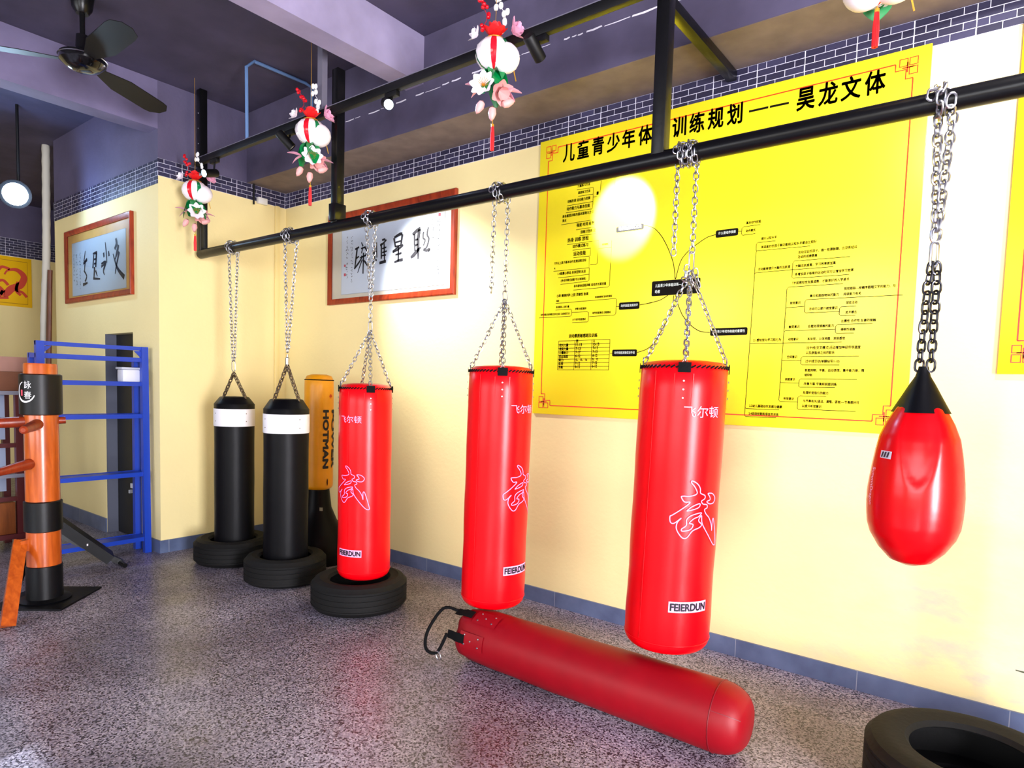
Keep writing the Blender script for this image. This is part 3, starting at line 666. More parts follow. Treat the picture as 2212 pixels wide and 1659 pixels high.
def lean(zb, db, zt, dt, zj):
    return lambda z: db if z < zb else db + (dt - db) * (z - zb) / (zt - zb) if z < zt else dt * (zj - z) / (zj - zt) if z < zj else 0.
def red_bag(x, r, z0, zs, az_print, az_tab, junction, label, zt_text, zt_wu, zt_label, k, extras):
    c = (x, YP)
    t = thing('punching_bag', label, 'punching bag', (x, YP, z0), 'red punching bags hanging in a row')
    b = MB(); b.lathe((x, YP, z0), body_profile(r, zs - z0), 40); body = part('bag_body', b, M_red, t, sharp=60)
    b = MB()
    n = 56
    for i in range(n):                                        # black stitch cord round the rim
        a0 = 2 * PI * i / n; a1 = 2 * PI * (i + .8) / n
        b.tube([(x + (r + .002) * math.cos(a0), YP + (r + .002) * math.sin(a0), zs - .006), (x + (r + .002) * math.cos(a1), YP + (r + .002) * math.sin(a1), zs + .004)], .0035, 5)
    part('rim_stitching', b, M_webbing, t)
    b = MB(); b.ring((x, YP, z0 + .048), [(r + .002, 0), (r + .0035, .003), (r + .002, .006)], 40); part('bottom_seam', b, M_red, t)
    b = MB(); a = cam_az(c) - R(38)
    b.tube([(x + (r + .001) * math.cos(a), YP + (r + .001) * math.sin(a), z) for z in (z0 + .06, z0 + .4, z0 + .8, zs - .02)], .0015, 5); part('side_seam', b, M_red, t)
    ca = cam_az(c)
    for q in range(4): tab(t, c, r, ca + az_tab + q * PI / 2, zs, M_red)
    ap = ca + az_print
    rz = lambda z: r * 1.006
    b = MB(); text_wrap(b, '飞尔顿', c, rz, ap, zt_text, .155 * k, .046 * k, .0); part('upper_lettering', b, M_print, t)
    b = MB()
    for loop in WU_LOOPS:
        wrap(b, *ribbon(smooth_path([(p[0] * k, p[1] * k) for p in loop]), .0042), c, rz, ap, zt_wu, .003)
    part('brush_character', b, M_lilac, t)
    b = MB(); w = .172 * k; h = .046 * k
    wrap(b, [(-w / 2, -h / 2), (w / 2, -h / 2), (w / 2, h / 2), (-w / 2, h / 2)], [(0, 1, 2, 3)], c, rz, ap, zt_label, .002)
    lab = part('name_patch', b, M_print, t)
    b = MB(); text_wrap(b, 'FEIERDUN', c, rz, ap, zt_label, w * .93, h * .72, .045, .0035); part('patch_lettering', b, M_ink, lab)
    straps(t, c, r, zs, junction, ca + az_tab, M_steel)
    # D-rings on the rim
    for q in range(4):
        a = ca + az_tab + q * PI / 2
        b = MB(); p = Vector((x + r * .95 * math.cos(a), YP + r * .95 * math.sin(a), zs + .024)); sd = Vector((-math.sin(a), math.cos(a), 0))
        b.tube([p + sd * .018 + Vector((0, 0, -.026)), p - sd * .018 + Vector((0, 0, -.026)), p + Vector((0, 0, .016))], .0025, 6, closed=True)
        part('triangle_ring', b, M_steel, t)
    for name, paths in extras:
        b = MB()
        for p in paths:
            if p[0] == 'wrap': pipe_wrap(b, *p[1:])
            elif p[0] == 'hook': snap_hook(b, *p[1:])
            else: chain(b, p)
        part(name, b, M_steel, t)
    return t

LEAN = lean(.2, .022, 1.45, .018, 1.78)
red_bag(-3.28, .166, .205, 1.415, R(-34), R(10), (-3.227, YP, 1.775),
        'red punching bag standing in a tyre, hung in front of the framed white calligraphy', 1.222, .805, .387, .97,
        [('pipe_wrap', [('wrap', -3.235, 2, .05)]),
         ('hanging_chain', [[(-3.275, YP, 2.42), (-3.232, YP, 1.99)]]), ('hanging_chain', [[(-3.195, YP, 2.42), (-3.222, YP, 1.99)]]),
         ('single_chain', [[(-3.227, YP, 1.99), (-3.227, YP, 1.83)]]), ('snap_hook', [('hook', (-3.227, YP, 1.80), .07, .022)])])
LEAN = lean(.28, .026, 1.56, .044, 1.9)
red_bag(-2.205, .171, .276, 1.53, R(45), R(2), (-2.15, YP, 1.905),
        'red punching bag hanging over the head end of the bag lying on the floor', 1.337, .915, .494, 1.0,
        [('pipe_wrap', [('wrap', -2.20, 2, .06)]),
         ('loose_chain', [[(-2.237, YP, 2.43), (-2.246, YP, 1.95)]]), ('hanging_chain', [[(-2.147, YP, 2.43), (-2.15, YP, 1.95)]]),
         ('snap_hook', [('hook', (-2.15, YP, 1.925), .055, .024)])])
LEAN = lean(.33, .015, 1.6, .044, 1.96)
red_bag(-1.185, .184, .325, 1.555, R(27), R(0), (-1.132, YP, 1.965),
        'largest red punching bag, hanging in front of the yellow training poster', 1.37, .95, .548, 1.02,
        [('pipe_wrap', [('wrap', -1.165, 4, .085)]),
         ('loose_chain', [[(-1.213, YP, 2.44), (-1.215, YP, 2.044)]]), ('hanging_chain', [[(-1.128, YP, 2.43), (-1.13, YP, 2.046)]]),
         ('snap_hook', [('hook', (-1.131, YP, 2.01), .08, .02)]), ('bunched_chain', [[(-1.14, YP - .02, 1.99), (-1.15, YP - .03, 1.93), (-1.12, YP - .03, 1.90)]]), ('bunched_chain', [[(-1.12, YP + .02, 1.98), (-1.11, YP + .02, 1.9)]])])

LEAN = None
def black_bag(x, r, z0, zs, ztop, junction, up, label):
    c = (x, YP); ca = cam_az(c)
    t = thing('punching_bag', label, 'punching bag', (x, YP, z0), 'black punching bags with white bands')
    h = zs - z0
    prof = [(0, 0), (r * .9, 0), (r, .04)] + [(r * (1 + .006 * math.sin(k * 2)), .04 + (h - .04) * k / 8) for k in range(1, 9)] + [(r * .97, h + .006), (r * .72, ztop - z0 - .004), (r * .66, ztop - z0), (0, ztop - z0 + .004)]
    dent = lambda a, hh: 1 + (.018 * math.sin(8 * a) if hh > h - .02 else 0)
    b = MB(); b.lathe((x, YP, z0), prof, 48, None, dent); part('bag_body', b, M_blackvinyl, t, sharp=60)
    b = MB(); zb0, zb1 = zs - .17, zs - .035
    b.lathe((x, YP, 0), [(r + .0035, zb0), (r + .005, zb0 + .004), (r + .005, zb1 - .004), (r + .0035, zb1)], 48)
    band = part('white_band', b, M_whitevinyl, t, 'white vinyl band with small rivets')
    for da in (-62, 34):
        for z in (zb0 + .04, zb1 - .035):
            b = MB(); a = ca + R(da); d = (math.cos(a), math.sin(a), 0)
            b.lathe((x + (r + .005) * d[0], YP + (r + .005) * d[1], z), [(.004, 0), (.003, .002), (0, .0025)], 8, d); part('rivet', b, M_darksteel, band)
    for q in range(4):
        a = ca + R(45) + q * PI / 2
        b = MB(); chain(b, [junction, (x + r * .78 * math.cos(a), YP + r * .78 * math.sin(a), ztop - .01)], .028, .037, .021, .0034, q); part('strap_chain', b, M_darksteel, t)
    for name, paths in up:
        b = MB()
        for p in paths:
            if p[0] == 'wrap': pipe_wrap(b, *p[1:])
            elif p[0] == 'hook': snap_hook(b, *p[1:])
            elif p[0] == 'swivel': b.lathe(p[1], [(0, 0), (.014, .003), (.014, .05), (.006, .055), (.006, .075), (0, .077)], 12)
            else: chain(b, p)
        part(name, b, M_steel, t)
    return t
black_bag(-4.845, .147, .03, 1.252, 1.31, (-4.856, YP, 1.495),
          [('pipe_wrap', [('wrap', -4.87, 2, .05)]), ('hanging_chain', [[(-4.925, YP, 2.42), (-4.872, YP, 1.59)]]), ('hanging_chain', [[(-4.80, YP, 2.42), (-4.845, YP, 1.59)]]),
           ('snap_hook', [('hook', (-4.858, YP, 1.55), .085, .024)])],
          'black punching bag with a white band at the pipe end nearest the corner')
black_bag(-4.135, .155, .03, 1.245, 1.315, (-4.13, YP, 1.56),
          [('pipe_wrap', [('wrap', -4.10, 3, .07)]), ('hanging_chain', [[(-4.165, YP, 2.43), (-4.132, YP, 1.65)]]), ('hanging_chain', [[(-4.02, YP, 2.42), (-4.12, YP, 1.65)]]),
           ('swivel', [('swivel', (-4.128, YP, 1.56))])],
          'black punching bag with a white band hanging beside the yellow bag')

def drop_bag():
    x = -.258
    c = (x, YP)
    t = thing('teardrop_bag', 'red teardrop punching bag with black neck at the right end of the pipe', 'punching bag', (x, YP, .86))
    px = [(1517, 0), (1512, 60), (1480, 155), (1400, 240), (1300, 307), (1225, 333), (1150, 342), (1075, 346), (1000, 346), (900, 340), (800, 328), (700, 311), (600, 288), (500, 243), (400, 182), (385, 170)]
    Z = lambda y: 1.555 - (y - 116) / (1517 - 116) * .70
    prof = [(w * .15 / 346, Z(y)) for y, w in px]
    prof[0] = (0, prof[0][1])
    ca = cam_az(c)
    def dent(a, z):
        s = max(0., min(1., (z - 1.12) / .26))
        d = 0
        df = (a - (ca + R(2)) + PI) % (2 * PI) - PI
        if z > 1.16 and abs(df) < 1.2:                       # the folded-in front panel with its U-shaped edge
            w = .46 * math.sqrt(min(1, (z - 1.16) / .17))
            d -= .055 / (1 + math.exp(-(w - abs(df)) / .035)) * min(1, (1.44 - z) / .1)
        for q in (1, 2, 3):
            da = (a - (ca + R(4) + q * PI / 2) + PI) % (2 * PI) - PI
            d += -.10 * s * math.exp(-(da / .17) ** 2) + .03 * s * math.exp(-((abs(da) - .36) / .10) ** 2)
        return 1 + d
    fine = []
    for (r0, z0), (r1, z1) in zip(prof, prof[1:]):
        for k in range(3): fine.append((r0 + (r1 - r0) * k / 3, z0 + (z1 - z0) * k / 3))
    fine.append(prof[-1])
    b = MB(); b.lathe((x, YP, 0), fine, 96, None, dent); part('bag_body', b, mat('glossy_red_vinyl', srgb(204, 0, 10), .24, bump=.04, bscale=6, spec=.35), t, sharp=80)
    nk = [(y, w) for y, w in ((425, 198), (405, 186), (310, 132), (230, 88), (170, 50), (120, 34), (100, 30))]
    prof = [(w * .15 / 346 + .002, Z(y)) for y, w in nk]
    def dent2(a, z):
        s = max(0., min(1., (1.555 - z) / .12))
        return 1 + .05 * s * math.cos(4 * (a - ca) + .3)
    b = MB(); b.lathe((x, YP, 0), prof, 64, None, dent2); neck = part('neck', b, M_blackvinyl, t, 'black vinyl neck', sharp=70)
    r_at = lambda z: .15 * .96
    b = MB()
    def rr(z):
        ys = 116 + (1.555 - z) / .70 * (1517 - 116)
        for (ya, wa), (yb, wb) in zip(px, px[1:]):
            if yb <= ys <= ya: return (wb + (wa - wb) * (ys - yb) / (ya - yb)) * .15 / 346
        return .14
    v, f, x0, x1, y0, y1 = glyphs('SummitDragon')
    v = [((q - (y0 + y1) / 2) / (y1 - y0) * .022, -(p - (x0 + x1) / 2) / (x1 - x0) * .135) for p, q in v]
    wrap(b, v, f, c, rr, ca - R(62), 1.135, .002, .01); part('side_lettering', b, M_print, t)
    b = MB(); wrap(b, [(-.022, -.012), (.022, -.014), (.022, .012), (-.022, .014)], [(0, 1, 2, 3)], c, rr, ca - R(42), 1.252, .004); lg = part('logo_patch', b, mat('silver_patch', srgb(200, 196, 210), .4), t)
    b = MB()
    for k in range(3):
        a = -.012 + .011 * k
        wrap(b, [(a - .004, -.009), (a + .002, -.009), (a + .006, .010), (a, .010)], [(0, 1, 2, 3)], c, rr, ca - R(42), 1.252, .0065)
    part('logo_stripes', b, M_ink, lg)
    link = (.033, .046, .028, .0042)
    b = MB(); pipe_wrap(b, x, 2, .06, link); part('pipe_wrap', b, M_steel, t)
    for p in ([(-.268, YP, 2.42), (-.252, YP, 2.0)], [(-.225, YP, 2.42), (-.248, YP, 2.0)]):
        b = MB(); chain(b, p, *link); part('hanging_chain', b, M_steel, t)
    b = MB(); snap_hook(b, (-.251, YP, 1.95), .085, .024, .005); part('snap_hook', b, M_steel, t)
    for p in ([(-.255, YP, 1.92), (-.262, YP, 1.86), (-.272, YP, 1.55)], [(-.242, YP, 1.92), (-.238, YP, 1.86), (-.237, YP, 1.55)]):
        b = MB(); chain(b, p, *link); part('neck_chain', b, M_blackchain, t)
drop_bag()

def tyre(x, y, R0, w, hole, label):
    prof = [(hole, .025), (hole + .015, .008), (hole + .06, .002), (R0 - .055, 0), (R0 - .022, .012), (R0 - .006, .034)]
    for k in range(4):
        z = .05 + k * (w - .1) / 3
        prof += [(R0, z - .012), (R0, z - .004), (R0 - .004, z - .002), (R0 - .004, z + .002), (R0, z + .004), (R0, z + .012)]
    prof += [(R0 - .006, w - .034), (R0 - .022, w - .012), (R0 - .055, w), (hole + .06, w - .002), (hole + .015, w - .008), (hole, w - .025), (hole + .012, w - .035), (hole + .10, w - .03), (hole + .11, .03), (hole + .012, .035)]
    b = MB(); b.ring((x, y, 0), prof, 72)
    return single('tyre', b, M_rubber, label, 'tyre', (x, y, 0), 'old car tyres lying flat under the bags', sharp=25)
tyre(-4.86, 2.69, .29, .20, .17, 'black tyre lying flat around the foot of the black bag nearest the corner')
tyre(-4.12, 2.68, .285, .20, .175, 'black tyre lying flat around the foot of the black bag beside the yellow one')
tyre(-3.30, 2.69, .305, .20, .185, 'black tyre lying flat around the foot of the red punching bag')
tyre(-.03, 2.79, .345, .21, .20, 'black tyre lying empty at the foot of the wall under the teardrop bag')

def lying_bag():
    r = .142; y0 = 2.55; x0, x1 = -2.22, -.745
    t = thing('punching_bag', 'faded dark red punching bag lying on the floor along the wall', 'punching bag', ((x0 + x1) / 2, y0, 0))
    L = x1 - x0
    prof = [(0, .01), (r * .55, .0), (r * .8, .004), (r * .93, .03), (r * .96, .08)]
    for k in range(1, 11):
        prof.append((r * (.965 + .035 * min(1, k / 4) + .008 * math.sin(k * 2.1)), .08 + (L - .2) * k / 10))
    for k in range(1, 7):
        a = PI / 2 * k / 6
        prof.append((r * (.45 + .55 * math.cos(a)) if k < 6 else 0, L - .12 + .12 * math.sin(a)))
    dent = lambda a, h: 1 + (.06 * math.sin(5 * a + 1) + .03 * math.sin(9 * a)) * max(0, 1 - h / .16)
    b = MB(); b.lathe((x0, y0, r), prof, 48, (1, 0, 0), dent)
    b.v = [(p[0], p[1], max(.002, p[2])) for p in b.v]
    part('bag_body', b, M_deepred, t, sharp=70)
    b = MB()
    N = 28
    b.tube([(x1 - .115, y0 + (r + .001) * math.cos(2 * PI * k / N), max(.004, r + (r + .001) * math.sin(2 * PI * k / N))) for k in range(N)], .0025, 5, closed=True)
    for a in (R(150), R(60)):
        b.tube([(x1 - .12 + .12 * math.sin(q), y0 + r * (.45 + .55 * math.cos(q)) * math.cos(a), r + r * (.45 + .55 * math.cos(q)) * math.sin(a)) for q in (0, .3, .6, .9, 1.2)], .002, 5)
    part('end_seam', b, mat('dark_red_seam', srgb(120, 6, 24), .5), t)
    P = lambda x, a, k=1.0: (x, y0 + r * k * math.cos(a), r + r * k * math.sin(a))
    for ang, xs in ((R(118), x0 + .10), (R(172), x0 + .06)):
        b = MB()
        a0, a1 = ang - .28, ang + .28
        v = []
        for i in range(5):
            for j in range(7): v.append(P(xs + .15 * i / 4, a0 + (a1 - a0) * j / 6, 1.015))
        b.add(v, [(i * 7 + j, i * 7 + j + 1, i * 7 + j + 8, i * 7 + j + 7) for i in range(4) for j in range(6)])
        fl = part('reinforcing_patch', b, M_deepred, t)
        for i, j in ((.03, -.18), (.07, 0), (.12, -.16), (.12, .14), (.03, .15)):
            b = MB(); p = P(xs + i, ang + j, 1.015); b.lathe(p, [(.005, 0), (.004, .003), (0, .004)], 8, (0, math.cos(ang + j), math.sin(ang + j))); part('rivet', b, M_steel, fl)
    for ang in (R(118), R(172)):
        b = MB()
        v = []
        for i in range(5):
            for j in range(4): v.append(P(x0 - .03 + .12 * i / 4, ang - .16 + .32 * j / 3, 1.03 if i > 1 else .96))
        b.add(v, [(i * 4 + j, i * 4 + j + 1, i * 4 + j + 5, i * 4 + j + 4) for i in range(4) for j in range(3)])
        part('strap_tab', b, M_webbing, t)
    b = MB()
    A = Vector(P(x0 - .02, R(118))); B = Vector(P(x0 - .03, R(172)))
    pts = smooth_path([tuple(A), (x0 - .10, A.y - .03, A.z - .0), (x0 - .155, (A.y + B.y) / 2 - .05, .15), (x0 - .13, B.y - .05, .07), (x0 - .07, B.y - .03, .06), tuple(B)], False, 6)
    b.tube(pts, .0085, 8); part('strap_loop', b, M_webbing, t)
    b = MB(); add_link(b, (x0 - .06, B.y - .03, .045), (.3, .2, -1), (1, 0, .3), .05, .03, .003); part('metal_ring', b, M_steel, t)
lying_bag()

def free_bag():
    x, y, r = -4.42, 3.17, .114
    c = (x, y); ca = cam_az(c)
    t = thing('freestanding_bag', 'orange-yellow freestanding punching bag on a black base in the corner', 'punching bag', (x, y, 0))
    b = MB(); b.lathe((x, y, 0), [(0, .0), (.27, 0), (.275, .05), (.265, .17), (.22, .25), (.15, .32), (.105, .43), (.09, .56), (.085, .60), (0, .60)], 40); base = part('base', b, M_blackvinyl, t)
    b = MB(); b.lathe((x, y, .58), body_profile(r, .88, .85, .045, .035), 40); part('padded_column', b, M_yellowbag, t, 'orange-yellow padded column with black lettering', sharp=60)
    b = MB(); b.ring((x, y, 1.46), [(r - .002, -.004), (r + .003, 0), (r - .002, .004)], 40); part('rim_piping', b, M_webbing, t)
    b = MB(); text_wrap(b, 'HOTMAN', c, r * 1.01, ca + R(28), .99, .052, .47, .05, .002, rot=True); part('lettering', b, M_ink, t)
    b = MB(); text_wrap(b, 'POWER', c, r * 1.01, ca + R(72), .99, .06, .47, .05, .002, rot=True); part('lettering', b, M_ink, t)
    b = MB(); text_wrap(b, '!', c, r * 1.01, ca + R(36), .645, .012, .06, .02, .002, rot=True); part('lettering', b, mat('dark_red_print', srgb(96, 20, 8), .5), t)
    b = MB(); text_wrap(b, '♠', c, r * 1.01, ca + R(50), 1.335, .03, .035, .0, .002); part('emblem', b, mat('orange_red_print', srgb(200, 60, 10), .5), t)
    b = MB(); wrap(b, [(-.012, -.012), (.012, -.015), (.012, .012), (-.012, .015)], [(0, 1, 2, 3)], c, .107, ca + R(12), .43, .004); part('base_emblem', b, mat('grey_print', srgb(150, 150, 130), .5), base)
free_bag()

# ------------------------------------------------------------------ posters and framed calligraphy
YF = YW - .014                                # poster face
def corner_motif(v_add, cx, cz, sx, sz, k=1.35):
    """fretwork squares of the poster's corners; sx, sz point inwards"""
    g = lambda pts, closed=False: v_add([(cx + sx * k * a, cz + sz * k * b) for a, b in pts], closed)
    for a, b in ((0, 0), (.030, 0), (0, .030)):
        g([(a, b), (a + .024, b), (a + .024, b + .024), (a, b + .024)], True)
    g([(.012, .030), (.046, .030)]); g([(.030, .012), (.030, .046)])
    g([(.066, .012), (.066, .036), (.034, .036), (.034, .068), (.012, .068)])
def big_poster():
    x0, x1, z0, z1 = -2.556, -.392, 1.277, 3.052
    t = thing('poster', 'large yellow training-plan poster on the wall with black diagram and title', 'poster', ((x0 + x1) / 2, YF, z0))
    b = MB(); b.box((x0, YF, z0), (x1, YW - .002, z1), .002); part('panel', b, M_posteryellow, t)
    y = YF - .001
    # red border with fret corners
    b = MB()
    def add(p, closed): flat(b, *ribbon(p, .0062, closed), y)
    m = .052; mb_ = .042
    X0, X1, Z0, Z1 = x0 + m, x1 - m, z0 + mb_, z1 - mb_
    for cx, cz, sx, sz in ((X0, Z0, 1, 1), (X1, Z0, -1, 1), (X0, Z1, 1, -1), (X1, Z1, -1, -1)): corner_motif(add, cx, cz, sx, sz)
    add([(X0 + .0891, Z1 - .0162), (X1 - .0891, Z1 - .0162)], False); add([(X0 + .0891, Z0 + .0162), (X1 - .0891, Z0 + .0162)], False)
    add([(X0 + .0162, Z0 + .0918), (X0 + .0162, Z1 - .0918)], False); add([(X1 - .0162, Z0 + .0918), (X1 - .0162, Z1 - .0918)], False)
    part('border_line', b, M_posterred, t)
    b = MB()
    for s, x in zip('儿童青少年体能训练规划', (-2.375, -2.268, -2.161, -2.056, -1.953, -1.846, -1.740, -1.634, -1.532, -1.426, -1.320)):
        text_xz(b, s, x, 2.887, .088, y, h=.112, bold=.026)
    for s, x in zip('昊龙文体', (-.965, -.862, -.761, -.658)): text_xz(b, s, x, 2.880, .088, y, h=.112, bold=.026)
    flat(b, *ribbon([(-1.203, 2.937), (-1.104, 2.936)], .011, False), y); flat(b, *ribbon([(-1.096, 2.936), (-1.002, 2.934)], .011, False), y)
    part('title_lettering', b, M_posterblack, t)
    b = MB()
    for p in POSTER_LINES: flat(b, *ribbon(p, .003, False), y)
    for p in POSTER_CURVES: flat(b, *ribbon(p, .004, False), y)
    part('diagram_lines', b, M_posterblack, t)
    b = MB()
    for x, z, w, s in POSTER_TEXT: text_xz(b, s, x, z + .003, w, y, 1.2, .03)
    part('small_lettering', b, M_posterblack, t)
    for px0, pz0, px1, pz1, tx in POSTER_PLATES:
        b = MB(); q = .008; pts = []
        for cx, cz, a0 in ((px1 - q, pz1 - q, 0), (px0 + q, pz1 - q, 90), (px0 + q, pz0 + q, 180), (px1 - q, pz0 + q, 270)):
            for k in range(4): pts.append((cx + q * math.cos(R(a0 + 30 * k)), y - .0005, cz + q * math.sin(R(a0 + 30 * k))))
        b.poly(pts); pl = part('heading_plate', b, M_posterblack, t, 'black heading plate with white lettering')
        b = MB()
        for x, z, w, s in ([tx] if tx else PLATE_TEXT): text_xz(b, s, x, z + .002, w, y - .0015, 1.25, 0)
        part('plate_lettering', b, M_posterwhite, pl)
big_poster()

def right_poster():
    x0, x1, z0, z1 = -.066, 2.1, 1.567, 3.05
    t = thing('poster', 'yellow poster cut off by the right edge, beside the teardrop bag', 'poster', ((x0 + x1) / 2, YF, z0))
    b = MB(); b.box((x0, YF - .006, z0), (x1, YW - .002, z1), .002); part('panel', b, mat('poster_gold', srgb(255, 214, 10), .35), t)
    b = MB(); y = YF - .007
    def add(p, closed): flat(b, *ribbon(p, .0062, closed), y)
    X0, Z0, X1, Z1 = x0 + .045, z0 + .05, x1 - .045, z1 - .05
    for cx, cz, sx, sz in ((X0, Z0, 1, 1), (X1, Z0, -1, 1), (X0, Z1, 1, -1), (X1, Z1, -1, -1)): corner_motif(add, cx, cz, sx, sz)
    add([(X0 + .0162, Z0 + .0918), (X0 + .0162, Z1 - .0918)], False); add([(X0 + .0891, Z0 + .0162), (X1 - .0891, Z0 + .0162)], False)
    add([(X1 - .0162, Z0 + .0918), (X1 - .0162, Z1 - .0918)], False); add([(X0 + .0891, Z1 - .0162), (X1 - .0891, Z1 - .0162)], False)
    part('border_line', b, mat('poster_dark_red', srgb(196, 40, 16), .4), t)
right_poster()

def dragon_poster():
    x = -11.0
    y0, y1, z0, z1 = 2.05, 3.11, 2.36, 3.03
    t = thing('poster', 'small yellow poster with a red dragon on the far wall', 'poster', (x, (y0 + y1) / 2, z0))
    b = MB(); b.box((x + .002, y0, z0), (x + .014, y1, z1), .002); part('panel', b, mat('poster_amber', srgb(255, 200, 10), .4), t)
    xf = x + .016
    def add(b, p, w, closed=False):
        v, f = ribbon(p, w, closed); b.add([(xf, a, q) for a, q in v], f)
    b = MB()
    add(b, [(y0 + .03, z0 + .04), (y1 - .05, z0 + .04), (y1 - .05, z1 - .05), (y0 + .03, z1 - .05)], .008, True)
    part('border_line', b, mat('poster_brown', srgb(180, 120, 10), .4), t)
    b = MB()
    path = smooth_path([(2.55, 2.50), (2.70, 2.60), (2.80, 2.52), (2.88, 2.60), (2.98, 2.66), (3.02, 2.78), (2.94, 2.86), (2.84, 2.84), (2.80, 2.78)], False, 6)
    add(b, path, [.02 + .07 * math.sin(PI * min(1, i / len(path) + .12)) for i in range(len(path))])
    for p in ([(2.95, 2.70), (2.93, 2.58), (2.98, 2.52)], [(2.93, 2.58), (3.0, 2.56), (3.05, 2.50)], [(2.78, 2.56), (2.74, 2.48)], [(2.86, 2.86), (2.78, 2.88), (2.74, 2.84)], [(2.6, 2.54), (2.66, 2.46), (2.84, 2.47)], [(2.70, 2.66), (2.78, 2.70), (2.84, 2.64)]):
        add(b, smooth_path(p, False, 5), .035)
    part('dragon_print', b, mat('dragon_red', srgb(214, 66, 40), .5), t)
dragon_poster()

def framed(name, label, x0, x1, z0, z1, yw, mount, paper, strokes, px0, px1, pz0, pz1, seals, columns):
    t = thing(name, label, 'framed calligraphy', ((x0 + x1) / 2, yw, z0))
    fw = .048; yf = yw - .032
    b = MB()
    o = [(x0, z0), (x1, z0), (x1, z1), (x0, z1)]
    i_ = [(x0 + fw, z0 + fw), (x1 - fw, z0 + fw), (x1 - fw, z1 - fw), (x0 + fw, z1 - fw)]
    V = []
    for d, yy in ((0, yw - .001), (0, yf + .006), (.008, yf), (fw * .6, yf + .004)):
        V += [(a + (d if a == x0 else -d), yy, q + (d if q == z0 else -d)) for a, q in o]
    V += [(a, yf + .012, q) for a, q in i_]; V += [(a, yw - .008, q) for a, q in i_]
    F = []
    for r_ in range(5):
        for k in range(4): F.append((r_ * 4 + k, r_ * 4 + (k + 1) % 4, r_ * 4 + 4 + (k + 1) % 4, r_ * 4 + 4 + k))
    b.add(V, F); part('frame', b, M_frame, t)
    ym = yw - .010
    b = MB(); b.box((x0 + fw * .8, ym, z0 + fw * .8), (x1 - fw * .8, yw - .002, z1 - fw * .8)); mo = part('mount', b, mount, t)
    b = MB(); b.box((px0, ym - .002, pz0), (px1, ym, pz1)); pa = part('paper', b, paper, t)
    b = MB(); flat(b, *ribbon([(px0, pz0), (px1, pz0), (px1, pz1), (px0, pz1)], .003, True), ym - .003); part('mount_line', b, mat('grey_line', srgb(140, 144, 156), .5), pa)
    b = MB()
    for s in strokes:
        p = smooth_path([(a, q, w) for a, q, w in s], False, 5)
        flat(b, *ribbon([(a, q) for a, q, w in p], [w * 1.75 for a, q, w in p], False), ym - .0035)
    rnd = random.Random(11)
    for cx, za, zb, big in columns:                         # fine brush columns
        z = za
        while z > zb:
            h = rnd.uniform(.012, .03) * big
            for _ in range(4):
                a = cx + rnd.uniform(-.01, .01) * big; q = z - rnd.uniform(0, h)
                da, dq = rnd.uniform(-.012, .012) * big, rnd.uniform(-.014, .008) * big
                flat(b, *ribbon([(a, q), (a + da * .6, q + dq * .5), (a + da, q + dq)], [.003 * big, .004 * big, .0015 * big], False), ym - .0035)
            z -= h + .012 * big
    part('brush_writing', b, M_ink, pa)
    if seals:
        b = MB()
        for sx, sz, w in seals: flat(b, [(sx - w, sz - w), (sx + w, sz - w), (sx + w, sz + w), (sx - w, sz + w)], [(0, 1, 2, 3)], ym - .0035)
        part('red_seals', b, M_seal, pa)
    b = MB(); b.poly([(x0 + fw * .9, ym - .010, z0 + fw * .9), (x1 - fw * .9, ym - .010, z0 + fw * .9), (x1 - fw * .9, ym - .010, z1 - fw * .9), (x0 + fw * .9, ym - .010, z1 - fw * .9)])
    part('glass', b, M_glass, t)
def glass_mat():
    t = NT('picture_glass')
    tr = t.new('ShaderNodeBsdfTransparent'); gl = t.new('ShaderNodeBsdfGlossy'); mx = t.new('ShaderNodeMixShader'); lw = t.new('ShaderNodeLayerWeight')
    gl.inputs['Roughness'].default_value = .04; lw.inputs['Blend'].default_value = .12
    t.link(lw.outputs['Fresnel'], mx.inputs[0]); t.link(tr.outputs[0], mx.inputs[1]); t.link(gl.outputs[0], mx.inputs[2])
    t.link(mx.outputs[0], t.n['Material Output'].inputs['Surface'])
    return t.m
M_glass = glass_mat()
framed('framed_calligraphy', 'wooden framed calligraphy on pale paper, on the back wall above the bags', -4.795, -3.290, 2.114, 2.878, YW, M_mount, M_paper, BRUSH_WHITE,
       -4.62, -3.41, 2.195, 2.80, [(-3.463, 2.713, .012), (-4.572, 2.361, .012), (-4.573, 2.437, .010)],
       [(-4.544, 2.68, 2.33, 1), (-4.482, 2.68, 2.32, .9), (-3.528, 2.69, 2.50, 1), (-3.471, 2.68, 2.28, 1)])
framed('framed_calligraphy', 'smaller-looking framed calligraphy with gold mount, on the alcove wall', -7.42, -5.92, 2.136, 2.826, 2.40, M_goldmount, M_greypaper, BRUSH_GOLD,
       -7.27, -6.05, 2.20, 2.70, [], [(-7.22, 2.60, 2.35, 1.1), (-7.15, 2.60, 2.30, 1.1), (-7.07, 2.6, 2.28, 1.1)])

